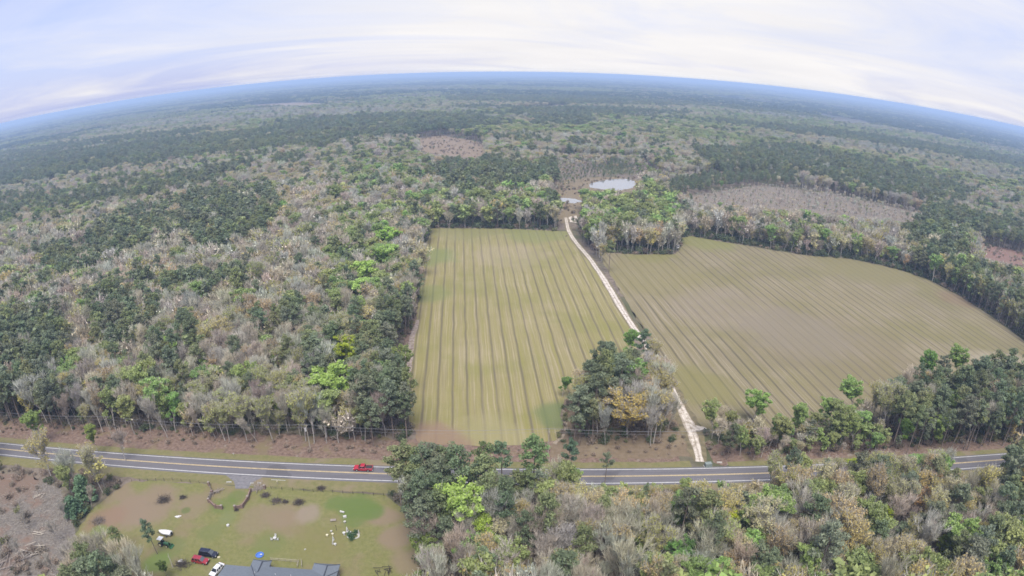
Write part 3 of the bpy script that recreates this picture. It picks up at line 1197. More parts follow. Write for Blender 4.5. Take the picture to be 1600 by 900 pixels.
TINTS = {
    'pine': [('dark green', (0.195, 0.235, 0.135)), ('grey green', (0.222, 0.252, 0.158)), ('olive green', (0.250, 0.278, 0.135))],
    'bare': [('grey', (0.414, 0.398, 0.325)), ('tan grey', (0.470, 0.414, 0.308)), ('pale grey', (0.445, 0.425, 0.345)), ('dull brown', (0.381, 0.330, 0.258))],
    'bud': [('golden', (0.490, 0.430, 0.160)), ('rusty', (0.480, 0.375, 0.195)), ('olive', (0.381, 0.392, 0.151)), ('straw', (0.515, 0.470, 0.258))],
    'leafy': [('fresh green', (0.280, 0.398, 0.129)), ('lime green', (0.315, 0.430, 0.150)), ('soft olive green', (0.336, 0.386, 0.151))],
    'cedar': [('dark green', (.05, .075, .045))],
}


def wedge(r0, r1, step, halfdeg=58.0, jit=.42):
    n = int(r1 * 2.1 / step)
    g = (np.arange(n) - n / 2) * step
    X, Y = np.meshgrid(g, np.arange(int(-20 / step), int(r1 / step) + 2) * step)
    X = X + (np.arange(X.shape[0])[:, None] % 2) * step * .5
    P = np.stack([X.ravel(), Y.ravel()], 1)
    P = P + RNG.uniform(-jit, jit, P.shape) * step
    d = np.hypot(P[:, 0], P[:, 1])
    a = np.degrees(np.arctan2(P[:, 0], P[:, 1]))
    return P[(d >= r0) & (d < r1) & (np.abs(a) < halfdeg)]


def clear(P, pad_road=True):
    keep = np.ones(len(P), bool)
    for e in EXCL:
        keep &= ~inside(P, e)
    off = P[:, 1] - (RA * P[:, 0] + RS)
    near = np.abs(P[:, 0]) < 520
    lim_n = np.where(P[:, 0] > 66, 8.6, ROAD_CLEAR_N) + 2.0 * noise2(P[:, 0], P[:, 1], 9, 4)
    lim_s = np.where(P[:, 0] < -150, -4.5, ROAD_CLEAR_S)
    keep &= ~(near & (off > lim_s) & (off < lim_n))
    keep &= ~inside(P, HOUSE_XY)
    return P[keep]


LANE_W = np.array(W(LANE_PX))


def lane_dist(P):
    d = np.full(len(P), 1e9)
    for a, b in zip(LANE_W[:-1], LANE_W[1:]):
        ab = b - a
        t_ = np.clip(((P - a) @ ab) / (ab @ ab), 0, 1)
        d = np.minimum(d, np.hypot(*(P - a - t_[:, None] * ab).T))
    return d


OPEN_VIEW = [  # parts of the ground that nothing in front hides
    [(195, 745), (600, 765), (625, 790), (640, 900), (290, 900), (240, 860), (235, 790), (150, 800)],
    [(215, 700), (590, 715), (605, 765), (215, 750)],
    [(905, 728), (1155, 726), (1155, 750), (905, 756)],
    [(1490, 705), (1570, 700), (1570, 728), (1490, 738)],
    [(885, 365), (900, 362), (1000, 500), (985, 515)],
    [(1040, 590), (1060, 590), (1105, 665), (1100, 705), (1075, 705), (1060, 640)],
    [(-10, 770), (60, 745), (95, 790), (100, 860), (80, 910), (-10, 910)],
    [(245, 835), (640, 850), (655, 1010), (245, 1010)],
    [(914, 279), (1000, 279), (1000, 297), (914, 297)],
    [(866, 305), (914, 305), (914, 319), (866, 319)],
    [(655, 215), (690, 213), (750, 223), (760, 237), (745, 246), (690, 243), (655, 236)],
    [(1532, 374), (1602, 394), (1602, 421), (1536, 402)],
    [(1075, 313), (1180, 299), (1300, 310), (1430, 336), (1430, 346), (1320, 337), (1200, 323), (1080, 320)],
    [(884, 322), (914, 332), (912, 352), (886, 364)],
]


def choose(P, far=False):
    """kind, height, tint name index per tree"""
    n = len(P)
    S = seen(np.c_[P, np.full(n, 13.0)])
    nz = fbm(P[:, 0] * (.55 if far else 1), P[:, 1], 60 if not far else 300, 2)
    nz2 = fbm(P[:, 0] * (.6 if far else 1), P[:, 1], 38 if not far else 260, 7)
    d = np.hypot(P[:, 0], P[:, 1])
    ppine = np.clip((nz - .60) * 3.6, .05, .6)
    pgreen = np.clip((nz2 - .52) * 1.9, .05, .40)
    pbud = np.full(n, .36)
    if far:
        ppine = np.clip((nz - .54) * 14, .05, .96)
        pgreen = np.clip((nz2 - .45) * 6, .06, .72)
        pbud = np.clip((fbm(P[:, 0] * .6, P[:, 1], 240, 27) - .40) * 5, .1, .8)
    south = inside(S, WOOD_S) & (P[:, 1] < 140)
    ppine = np.where(south, .10, ppine)
    pgreen = np.where(south, .17, pgreen)
    pbud = np.where(south, np.where(P[:, 0] > 45, .62, .42), pbud)
    ze = np.zeros(n, bool)
    for z, p in GREEN_Z:
        i = inside(S, z)
        pgreen = np.where(i, p, pgreen)
        ppine = np.where(i, .12, ppine)
    for z, p in PINE_Z:
        i = inside(S, z)
        ppine = np.where(i, p, ppine)
        ze |= i & (p > .8)
    i = inside(S, CORNER)
    pgreen = np.where(i, .04, pgreen)
    ppine = np.where(i, .22, ppine)
    u = RNG.uniform(size=n)
    v = RNG.uniform(size=n)
    kind = np.full(n, 1)                       # 0 pine 1 bare 2 bud 3 leafy
    kind = np.where(v < pgreen, 3, np.where(v < pgreen + pbud * (1 - pgreen) * 1.15, 2, 1))
    kind = np.where(u < ppine, 0, kind)
    h = np.select([kind == 0, kind == 1, kind == 2, kind == 3], [RNG.normal(19.0, 2.2, n), RNG.normal(15.2, 2.2, n), RNG.normal(14.5, 2.2, n), RNG.normal(15.5, 2.3, n)])
    h = h * (.90 + .22 * fbm(P[:, 0], P[:, 1], 90, 12))
    # lower growth by the roadside wood and on the brush land
    low = inside(P, LOWBRUSH)
    h = np.where(low, h * RNG.uniform(.2, .46, n), h)
    kind = np.where(low & (RNG.uniform(size=n) < .9), 1, kind)
    yo = P[:, 1] - (RA * P[:, 0] + RS)
    edge = (yo < 0) & (yo > -30) & (P[:, 0] > 20) & (P[:, 0] < 140)
    cap = np.clip(4.5 + (-yo - 6) * .62, 4.5, 20)
    cap = np.where(P[:, 0] > 72, cap + 10, cap)
    hedge = (yo > 0) & (yo < 40) & (P[:, 0] > 60) & (P[:, 0] < 128)
    h = np.where(hedge, h * RNG.uniform(.38, .72, n), h)
    h = np.where(edge, np.minimum(h, cap * RNG.uniform(.8, 1.1, n)), h)
    stands = inside(S, [(1040, 262), (1250, 262), (1260, 306), (1040, 306)])
    h = np.where(stands, h * .62, h)
    bp = (P[:, 0] > 45) & (P[:, 0] < 165) & (P[:, 1] > 600) & (P[:, 1] < 790)
    h = np.where(bp, np.minimum(h, RNG.uniform(3.5, 5.5, n) + np.clip((P[:, 1] - 690) * .06, 0, 7)), h)
    h = np.clip(h, 3.0, 25)
    ti = RNG.integers(0, 12, n)
    ti = np.where(kind == 0, ti % 3, np.where(kind == 1, ti % 4, np.where(kind == 2, ti % 4, np.where(ti % 4 == 1, 1, ti % 3 // 1 * 1 % 3))))
    tone = fbm(P[:, 0], P[:, 1], 45, 15)
    ti = np.where((kind == 2) & (RNG.uniform(size=n) < .55), np.select([tone < .475, tone < .515, tone < .54], [2, 3, 1], 0), ti)
    ti = np.where((kind == 3) & (RNG.uniform(size=n) < .55), 2, ti)
    if far:        # whole stands share one tone
        st_ = (fbm(P[:, 0] * .6, P[:, 1], 200, 33) * 9).astype(int)
        ti = np.where(RNG.uniform(size=n) < .7, np.where(kind == 3, 2, np.where(kind == 2, np.where(st_ % 3 == 0, 3, 2), st_ % 3)), ti)
    return kind, h, ti, S


KN = ['pine', 'bare', 'bud', 'leafy']


def tint_of(kind, ti, n):
    out = np.zeros((n, 3))
    for k in range(4):
        arr = np.array([c for _, c in TINTS[KN[k]]])
        m = kind == k
        out[m] = arr[ti[m] % len(arr)]
    out *= RNG.uniform(.84, 1.16, (n, 1))
    out *= RNG.uniform(.94, 1.06, (n, 3))
    return out


near_P = np.concatenate([wedge(60, 430, 4.1, 62), wedge(430, 1000, 6.0)])
near_P = clear(near_P)
# thin the strip of trees west of the yard and keep the copse loose
thin = inside(near_P, W([(-40, 690), (210, 720), (205, 752), (140, 800), (118, 835), (150, 880), (170, 930), (110, 830), (90, 755), (40, 740), (-60, 735)]))
near_P = near_P[~(thin & (RNG.uniform(size=len(near_P)) < .2))]
lb = inside(near_P, LOWBRUSH)
near_P = near_P[~(lb & (RNG.uniform(size=len(near_P)) < .12))]
near_P = near_P[lane_dist(near_P) > 5.0]
k_near, h_near, t_near, S_near = choose(near_P)
hide = np.zeros(len(near_P), bool)
for u_ in (.45, .75, .95):
    q_ = seen(np.c_[near_P, h_near * u_])
    for ov in OPEN_VIEW:
        hide |= inside(q_, ov) & ((h_near > 7.5) | (near_P[:, 1] < 300))
LEFT_ROAD = [(-20, 685), (205, 700), (210, 748), (95, 738), (-20, 726)]
for u_ in (.3, .55, .8):
    hide |= inside(seen(np.c_[near_P, h_near * u_]), LEFT_ROAD) & (RNG.uniform(size=len(near_P)) < .5)
near_P, k_near, h_near, t_near = near_P[~hide], k_near[~hide], h_near[~hide], t_near[~hide]
tint_near = tint_of(k_near, t_near, len(near_P))

# --- the trees that can be told apart: the 300 largest in view of each kind
dist = np.sqrt(near_P[:, 0]**2 + near_P[:, 1]**2 + (CAM_H - 8)**2)
top_px = seen(np.c_[near_P, h_near])
mid_px = seen(np.c_[near_P, h_near * .7])
in_view = (top_px[:, 0] > 6) & (top_px[:, 0] < 1594) & (top_px[:, 1] < 892) & (mid_px[:, 1] < 915)
size_px = h_near / dist * np.where(in_view, 1, 0)

SPECIAL = []       # trees set by hand: kind, top pixel, height, width factor, tint, label


def special(kind, tx, ty, h, wf, tint, label, var=0):
    SPECIAL.append((kind, tx, ty, h, wf, tint, label, var))


LIME = (.195, .295, .10)
special('leafy', 728, 748, 18, 1.3, (.21, .31, .105), 'bright lime tree in the roadside wood, just in front of the tall pines', 0)
special('leafy', 520, 572, 18, 1.6, LIME, 'big bright lime tree in the forest front above the red pickup', 1)
special('leafy', 1070, 845, 11, 1.2, (.12, .235, .09), 'vivid emerald green tree low in the wood at the bottom edge', 1)
special('leafy', 1148, 800, 12, .9, (.25, .31, .04), 'yellow green tree right of and behind the emerald green one', 2)
special('leafy', 567, 408, 18, 1.6, (0.237, 0.356, 0.125), 'lime green tree, middle one of the bright row beside the left field', 1)
special('leafy', 592, 386, 18, 1.6, (0.200, 0.312, 0.112), 'green crown at the field side of the bright row beside the left field', 0)
special('leafy', 557, 437, 16, 1.55, (0.237, 0.362, 0.138), 'lime green tree, nearest of the bright row beside the left field', 3)
special('leafy', 603, 355, 18, 1.7, (0.188, 0.312, 0.088), 'broad green tree, farthest of the bright row beside the left field', 1)
special('bud', 572, 478, 14, 1.4, (.42, .37, .16), 'straw coloured tree in pale bloom below the bright green row', 1)
special('leafy', 540, 528, 16, 1.6, (.19, .25, .04), 'yellow green spreading tree beyond the big bright lime tree', 1)
special('leafy', 427, 548, 13, .75, (.17, .26, .05), 'narrow lime tree alone among grey trees left of the big lime one', 2)
special('leafy', 428, 618, 11, .8, (.16, .23, .05), 'small green tree at the road front of the left forest', 2)
special('bud', 988, 612, 17, 1.75, (.30, .235, .075), 'golden budding tree at the road side of the small copse', 1)
special('pine', 1008, 514, 17, .95, (.055, .08, .045), 'dark pine at the far tip of the copse beside the lane', 3)
special('leafy', 985, 520, 13, 1.0, (.13, .23, .08), 'soft green tree beside the dark pine at the tip of the copse', 0)
special('leafy', 912, 632, 9, 1.0, (.17, .23, .06), 'small yellow green tree at the left front of the copse', 2)
special('leafy', 880, 590, 8, 1.0, (.12, .21, .08), 'small green tree at the field corner of the copse', 0)
special('pine', 895, 686, 18, .8, (.055, .078, .048), 'slender lone pine by the road in front of the grey pickup', 2)
special('pine', 835, 680, 21, 1.05, (.075, .105, .045), 'tall olive green pine left of the slender lone pine', 0)
special('pine', 785, 692, 19, .9, (.065, .09, .05), 'pine between the dense pine group and the tall olive green pine', 4)
special('pine', 950, 706, 13, .8, (.085, .095, .06), 'thin greyish pine right of the slender lone pine', 4)
special('leafy', 1185, 612, 13, 1.25, (.165, .265, .10), 'bright green tree alone at the near edge of the right field', 1)
special('leafy', 1345, 596, 14, 1.25, (.17, .265, .11), 'tall light green tree in the hedgerow left of the dark pines', 0)
special('leafy', 1295, 622, 11, 1.2, (.175, .265, .11), 'light green tree left of the tall light green hedgerow tree', 3)
special('leafy', 1460, 550, 17, .9, (.12, .22, .075), 'green tree rising above the dark pines by the right field', 2)
special('leafy', 1512, 545, 17, 1.1, (.15, .23, .09), 'pale green feathery tree right of the one above the dark pines', 0)
special('leafy', 1470, 650, 12, 1.3, (.17, .24, .10), 'pale green spreading tree over the road at the right', 1)
special('leafy', 1420, 660, 10, 1.2, (.15, .25, .07), 'green tree at the road verge in front of the dark pines', 3)
special('leafy', 1495, 610, 14, 1.0, (.15, .22, .10), 'pale grey green tree wedged between dark pines at the right', 1)
special('leafy', 1330, 720, 9, 1.0, (.22, .29, .05), 'yellow green tree right by the road below the hedgerow', 0)
special('leafy', 50, 642, 14, .9, (.16, .23, .09), 'pale green tree standing over the far left of the road', 3)
special('leafy', 138, 662, 12, .75, (.18, .24, .09), 'sparse yellow green tree at the road left of the driveway', 2)
special('bare', 180, 672, 12, .9, (.36, .30, .25), 'bare tan tree at the road, right of the sparse yellow green one', 1)
special('bare', 108, 598, 18, .8, (.42, .38, .34), 'tall pale trunked bare tree at the front of the left forest', 4)
special('pine', 172, 822, 9, 1.15, (.085, .10, .045), 'round topped pine at the left corner of the yard', 3)
special('pine', 224, 812, 12, .75, (.065, .088, .055), 'narrow pine in the yard left of the tractor', 1)
special('pine', 165, 850, 8, 1.1, (.075, .10, .06), 'small grey green pine below the round topped one', 1)
special('leafy', 250, 874, 6, .9, (.085, .135, .045), 'small green tree at the yard corner below the tractor', 0)
special('leafy', 660, 838, 10, 1.1, (.13, .18, .07), 'soft green tree at the right edge of the yard', 1)
special('leafy', 755, 815, 12, 1.0, (.20, .29, .07), 'yellow green tree below the bright lime tree in the wood', 3)
special('leafy', 1005, 830, 12, 1.3, (.12, .165, .06), 'wide dark green tree left of the emerald green one', 1)
special('pine', 1170, 792, 12, 1.3, (.07, .10, .045), 'low spreading dark green pine beside the yellow green tree', 1)
special('cedar', 120, 745, 9, 1.7, (.06, .09, .05), 'bushy dark evergreen at the left end of the yard', 0)
special('cedar', 108, 775, 7, 1.7, (.055, .085, .05), 'dark evergreen just below the bushy one at the yard end', 1)
special('bare', 885, 818, 15, 1.25, (.42, .39, .36), 'pale silvery bare tree with a wide crown at the bottom edge', 1)
special('bud', 1445, 765, 12, 1.3, (.33, .21, .09), 'orange budding tree in the wood below the dark hedgerow pines', 1)
special('leafy', 1390, 790, 10, 1.0, (.22, .29, .05), 'yellow green tree left of the orange budding tree', 2)
special('leafy', 1480, 845, 11, 1.2, (.20, .27, .06), 'yellow green tree below the orange budding tree', 0)
special('pine', 1415, 815, 12, 1.3, (.075, .09, .055), 'dark grey green evergreen in the wood between yellow green trees', 1)

SPECIAL = [(k, a, b, h, w, tuple(1.6 * q for q in t_) if k != 'bare' else tuple(.95 * q for q in t_), l, v) for k, a, b, h, w, t_, l, v in SPECIAL]
SPECIAL = [(k, a, b, h, w, (t_[0] * 1.12, t_[1], t_[2] * .78) if k == 'leafy' else t_, l, v) for k, a, b, h, w, t_, l, v in SPECIAL]
SPECIAL = [(k, a, b, h, w, tuple(1.75 * q for q in t_) if k in ('pine', 'cedar') else t_, l, v) for k, a, b, h, w, t_, l, v in SPECIAL]
for (tx, ty, h, lab) in ((30, 800, 7, 'thin grey bare sapling in the upper part of the left clearing'), (78, 812, 8, 'thin grey bare sapling in the middle of the left clearing'),
                         (100, 850, 9, 'grey bare tree at the right edge of the left clearing'), (70, 868, 9, 'grey bare tree beside the log heap in the left clearing'),
                         (115, 880, 9, 'grey bare tree at the bottom edge right of the log heap'), (20, 845, 8, 'grey bare tree at the picture edge of the left clearing'), (90, 782, 8, 'grey bare tree by the short pale logs in the left clearing')):
    special('bare', tx, ty, h, 1.0, (.36, .33, .28), lab, int(tx) % 5)
sp_pos = []
for (kind, tx, ty, h, wf, tint, label, var) in SPECIAL:
    p = at(tx, ty, h)
    sp_pos.append((p.x, p.y, wf * h * .21))
sp_pos = np.array(sp_pos)
dd = np.hypot(near_P[:, None, 0] - sp_pos[None, :, 0], near_P[:, None, 1] - sp_pos[None, :, 1])
blocked = (dd < sp_pos[None, :, 2]).any(1)
# leave the view of the trees set by hand free of taller neighbours right in front
for (x, y, r), s in zip(sp_pos, SPECIAL):
    ux, uy = -x / math.hypot(x, y), -y / math.hypot(x, y)
    al = (near_P[:, 0] - x) * ux + (near_P[:, 1] - y) * uy
    ac = np.abs(-(near_P[:, 0] - x) * uy + (near_P[:, 1] - y) * ux)
    front = (al > 0) & (al < 34) & (ac < r * 1.0)
    sight = s[3] * .42 + al * CAM_H / math.hypot(x, y)
    h_near = np.where(front, np.minimum(h_near, np.maximum(sight, 3.5)), h_near)

use = ~blocked
chosen = np.zeros(len(near_P), bool)
n_special = {k: sum(1 for s in SPECIAL if s[0] == k) for k in KN}
for k in range(4):
    idx = np.where(use & (k_near == k) & (size_px > 0))[0]
    idx = idx[np.argsort(-size_px[idx])][:300 - n_special[KN[k]]]
    chosen[idx] = True

NAMES = {'pine': ('pine_tree', 'pine tree'), 'bare': ('bare_tree', 'bare tree'), 'bud': ('budding_tree', 'budding tree'), 'leafy': ('leafy_tree', 'leafy tree'), 'cedar': ('cedar_tree', 'evergreen')}
REG = [
    ('in the wood between the yard and the bottom edge of the right side', None),
]


def region(p, s):
    x, y = p
    yo = y - (RA * x + RS)
    if yo < 0:
        if x < -60:
            return 'beside the clearing left of the yard'
        if x < 12:
            return 'in the pine wood right of the yard'
        if x < 70:
            return 'in the roadside wood below the lane mouth'
        return 'in the lower right roadside wood'
    if x < -28:
        d = math.hypot(x, y)
        if d < 215:
            return 'at the road front of the left forest'
        if d < 290:
            return 'deeper in the left forest'
        return 'in the back of the left forest'
    if y < 260 and x < 66:
        return 'in the small copse between field and lane'
    if y < 260:
        return 'in the hedgerow between right field and road'
    if y < 430 and x < 130:
        return 'in the woodlot at the lane end'
    return 'in the treeline beyond the fields'


def place_tree(kind, x, y, h, wf, tint, label, var, group=None, rz=None, tilt=0.03):
    K = KINDS[kind]
    bm_, cm_ = K.variants[var % len(K.variants)]
    s = h / K.h
    e = empty(NAMES[kind][0], (x, y, 0), 0)
    e.rotation_euler = (RNG.normal() * tilt, RNG.normal() * tilt, RNG.uniform(0, 6.28) if rz is None else rz)
    e.scale = (s * wf, s * wf, s)
    tag(e, label, NAMES[kind][1], group)
    link('trunk', bm_, e)
    c = link('crown', cm_, e)
    c['tint'] = [float(a) for a in tint]
    return e


for (kind, tx, ty, h, wf, tint, label, var), (x, y, _) in zip(SPECIAL, sp_pos):
    g = None
    place_tree(kind, x, y, h, wf, tint, label, var, g, tilt=.015)

STYLE = {'pine': 'pine with bare lower trunk', 'bare': 'leafless fine twigged tree', 'bud': 'tree in early bud', 'leafy': 'tree in new leaf'}
for i in np.where(chosen)[0]:
    k = KN[k_near[i]]
    tn = TINTS[k][t_near[i] % len(TINTS[k])][0]
    rg = region(near_P[i], None)
    lab = f"{tn} {STYLE[k]} {rg}"
    grp = f"{tn} {NAMES[k][1]}s {rg}"
    wf = RNG.uniform(.72, 1.05) * (1.15 if h_near[i] < 11 else 1.0)
    place_tree(k, near_P[i, 0], near_P[i, 1], h_near[i], wf, tint_near[i], lab, int(RNG.integers(0, 9)), grp)

# --- the rest of the forest: one mass per kind
rest = use & ~chosen
mid_P = clear(wedge(1000, 2600, 10.5), False)
k_mid, h_mid, t_mid, _ = choose(mid_P, True)
hide = np.zeros(len(mid_P), bool)
for u_ in (.4, .8):
    q_ = seen(np.c_[mid_P, h_mid * u_])
    hide |= inside(q_, [(655, 215), (690, 213), (750, 223), (760, 237), (745, 246), (690, 243), (655, 236)]) & (RNG.uniform(size=len(mid_P)) < .7)
mid_P, k_mid, h_mid, t_mid = mid_P[~hide], k_mid[~hide], h_mid[~hide], t_mid[~hide]
tint_mid = tint_of(k_mid, t_mid, len(mid_P))
tint_mid[k_mid == 1] *= np.array([.80, .84, .80])
FOREST = ['pine_forest', 'bare_forest', 'budding_forest', 'leafy_forest']
FLAB = ['dark pines too many to tell apart, in stands through the forest', 'grey leafless trees too many to tell apart, through the forest',
        'olive and golden budding trees too many to tell apart, through the forest', 'green leafing trees too many to tell apart, through the forest']
for k in range(4):
    a = rest & (k_near == k)
    b = k_mid == k
    P = np.concatenate([near_P[a], mid_P[b]])
    H = np.concatenate([h_near[a], h_mid[b] * 1.05])
    T = np.concatenate([tint_near[a], tint_mid[b]])
    n = len(P)
    d = np.hypot(P[:, 0], P[:, 1])
    nv = len(KINDS[KN[k]].whole)
    pidx = np.where(d < 620, RNG.integers(0, nv, n), nv + RNG.integers(0, 3, n))
    wf = RNG.uniform(.72, 1.05, n) * np.where(d > 1000, 1.5, np.where(d > 430, 1.12, 1.0)) * np.where(H < 11, 1.18, 1)
    s = H / KINDS[KN[k]].h
    scl = np.stack([s * wf, s * wf, s], 1)
    rot = np.stack([RNG.normal(0, .03, n), RNG.normal(0, .03, n), RNG.uniform(0, 6.28, n)], 1)
    o = scatter(FOREST[k], np.c_[P, np.zeros(n)], rot, scl, T, pidx, KINDS[KN[k]].whole + LOD[KN[k]])
    tag(o, FLAB[k], 'forest')

# --- woods far off
far_P = clear(wedge(2600, 6500, 36), False)
far2 = wedge(6500, 16000, 130)
kf, hf, tf, Sf = choose(far_P, True)
kf2, hf2, tf2, _ = choose(far2, True)
Pf = np.concatenate([far_P, far2])
kk = np.concatenate([kf, kf2])
big = fbm(Pf[:, 0], Pf[:, 1], 900, 21)
Tf = np.where((kk == 0)[:, None], np.array([[.10, .13, .075]]), np.where((kk == 1)[:, None], np.array([[.27, .26, .18]]), np.array([[.25, .28, .13]])))
Tf = np.where(((big > .54) & (RNG.uniform(size=len(Pf)) < .8))[:, None], np.array([[.10, .13, .08]]), Tf)
Tf = Tf * RNG.uniform(.85, 1.15, (len(Pf), 1))
keep = fbm(Pf[:, 0], Pf[:, 1], 420, 31) > .30
sc = np.concatenate([np.full(len(far_P), 1.0), np.full(len(far2), 3.6)])
scl = np.stack([sc, sc, RNG.uniform(.8, 1.25, len(Pf))], 1)
rot = np.stack([np.zeros(len(Pf)), np.zeros(len(Pf)), RNG.integers(0, 4, len(Pf)) * 1.5708], 1)
o = scatter('distant_woods', np.c_[Pf, np.zeros(len(Pf))][keep], rot[keep], scl[keep], Tf[keep], RNG.integers(0, 3, len(Pf))[keep], PATCHES)
tag(o, 'hazy blue woods running to the horizon', 'woods')

# --- brush and saplings under the edges
ug = wedge(60, 480, 3.1, 60)
S0 = seen(np.c_[ug, np.zeros(len(ug))])
yo = ug[:, 1] - (RA * ug[:, 0] + RS)
keep = np.ones(len(ug), bool)
for e in EXCL[:8]:
    keep &= ~inside(ug, e)
keep &= ~((np.abs(ug[:, 0]) < 520) & (yo > -6) & (yo < 13.5))
keep &= ~inside(ug, HOUSE_XY)
keep &= lane_dist(ug) > np.where(ug[:, 1] < 175, 3.6, 7.5)
verge = (yo >= 13.5) & (yo < 21) & (ug[:, 0] < 60)
keep &= ~(verge & (RNG.uniform(size=len(ug)) < .25))
slash = inside(ug, EXCL[7])
ug = ug[keep]
verge = verge[keep]
extra = []
for poly_, step_, share in ((EXCL[4], 7, .45), (EXCL[5], 5, .5), (EXCL[6], 4.2, .5), (EXCL[7], 2.6, .42)):
    poly_ = np.array(poly_)
    lo_, hi_ = poly_.min(0), poly_.max(0)
    k_ = int(np.prod((hi_ - lo_) / step_))
    c_ = RNG.uniform(0, 1, (k_, 2)) * (hi_ - lo_) + lo_
    c_ = c_[inside(c_, poly_) & (lane_dist(c_) > 3.5) & (RNG.uniform(size=k_) < share)]
    for pond_ in POND_W:
        c_ = c_[~inside(c_, pond_)]
    c_ = c_[fbm(c_[:, 0], c_[:, 1], 14, 51) > .42]
    extra.append(c_)
n_main = len(ug)
ug = np.concatenate([ug] + extra)
verge = np.concatenate([verge, np.zeros(len(ug) - n_main, bool)])
n = len(ug)
edge_far = (ug[:, 1] > 330) & (ug[:, 1] < 470) & (np.arange(n) < n_main)
cols = np.array([(.27, .23, .18), (.22, .18, .14), (.12, .15, .08), (.21, .215, .10), (.34, .27, .21)])
ci = RNG.integers(0, 5, n)
ci = np.where(edge_far & (RNG.uniform(size=n) < .6), 2, ci)
ci = np.where((np.arange(n) >= n_main) & (RNG.uniform(size=n) < .7), np.where(RNG.uniform(size=n) < .5, 0, 4), ci)
ci = np.where(verge & (RNG.uniform(size=n) < .85), 4, ci)
T = cols[ci] * RNG.uniform(.8, 1.2, (n, 1))
s = RNG.uniform(.5, 1.5, n) * np.where(verge, .5, 1.0) * np.where(edge_far, 1.5, 1.0)
rot = np.stack([np.zeros(n), np.zeros(n), RNG.uniform(0, 6.28, n)], 1)
o = scatter('undergrowth', np.c_[ug, np.zeros(n)], rot, np.stack([s, s, s * RNG.uniform(.7, 1.3, n)], 1), T, RNG.integers(0, 3, n), KINDS['bush'].whole)
tag(o, 'brown and green brush growing under and between the trees', 'undergrowth')


def slash():
    r = np.random.default_rng(77)
    poly = W([(-60, 740), (40, 747), (85, 765), (108, 805), (112, 845), (150, 930), (40, 980), (-120, 950)])
    lo, hi = np.min(poly, 0), np.max(poly, 0)
    C = r.uniform(0, 1, (9000, 2)) * (hi - lo) + lo
    C = C[inside(C, poly)]
    C = C[fbm(C[:, 0], C[:, 1], 9, 41) > r.uniform(.30, .62, len(C))]
    P = np.c_[C, r.uniform(.03, .30, len(C))]
    D = r.normal(size=P.shape) * np.array([1, .55, .18])
    V, F = slivers(r, P, D, 1.9, .055)
    me = np_mesh('slash', [(V, F, 0)], [mat('grey slash', (.37, .325, .27), 1, .35, .7)])
    tag(link('slash', me), 'grey sticks and limbs littering the cut clearing', 'slash', kind='stuff')


slash()


# ------------------------------------------------------------------ vehicles
def paint(name, c, rough=.32):
    m = mat(name, c, rough, spec=.5)
    b = m.node_tree.nodes['Principled BSDF']
    b.inputs['Coat Weight'].default_value = .5
    b.inputs['Coat Roughness'].default_value = .12
    return m


M_GLASS = mat('dark window glass', (.02, .025, .03), .08, spec=.6)
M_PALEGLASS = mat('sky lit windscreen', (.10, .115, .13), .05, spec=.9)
M_TYRE = mat('tyre rubber', (.022, .022, .022), .9)
M_RIM = mat('alloy rim', (.55, .55, .56), .35, metallic=.6)
M_BLACK = mat('black plastic', (.025, .025, .027), .6)
M_CHROME = mat('bright metal', (.6, .6, .62), .25, metallic=.8)
M_LAMP = mat('lamp glass', (.75, .75, .72), .2)
M_RED = mat('red lamp glass', (.45, .02, .02), .25)
M_RUBBERMAT = mat('bed liner', (.05, .048, .05), .85)


def wheel(parent, x, y, r, w, rim=None):
    s = 1 if y > 0 else -1
    mb = MB()
    mb.cyl_y(0, 0, r, -w / 2, w / 2, 18)
    tyre = mb.build('wheel', M_TYRE, parent, .02)
    tyre.location = (x, y, r)
    mr = MB()
    mr.cyl_y(0, 0, r * .62, s * w * .5 - .02, s * (w * .5 + .012), 14)
    mr.cyl_y(0, 0, r * .2, s * (w * .5 + .012), s * (w * .5 + .03), 8)
    mr.build('rim', rim or M_RIM, tyre)


def greenhouse(x0, x1, z0, z1, w0, w1, f=.45, b=.2):
    """tapered cab volume: windscreen raked by f, rear by b"""
    mb = MB()
    v = [(x0, -w0, z0), (x1, -w0, z0), (x1, w0, z0), (x0, w0, z0),
         (x0 + b, -w1, z1), (x1 - f, -w1, z1), (x1 - f, w1, z1), (x0 + b, w1, z1)]
    mb.add(v, [(3, 2, 1, 0), (4, 5, 6, 7), (0, 1, 5, 4), (1, 2, 6, 5), (2, 3, 7, 6), (3, 0, 4, 7)])
    return mb


def pane_between(a, b, c, d, out, k=.12):
    """glass set just proud of a quad face"""
    P = [Vector(q) for q in (a, b, c, d)]
    ctr = sum(P, Vector()) / 4
    P = [p.lerp(ctr, k) + Vector(out) * .012 for p in P]
    Q = [p + Vector(out) * .012 for p in P]
    return P + Q


def add_pane(mb, pts):
    mb.add(pts, [(0, 1, 2, 3), (7, 6, 5, 4), (0, 4, 5, 1), (1, 5, 6, 2), (2, 6, 7, 3), (3, 7, 4, 0)])


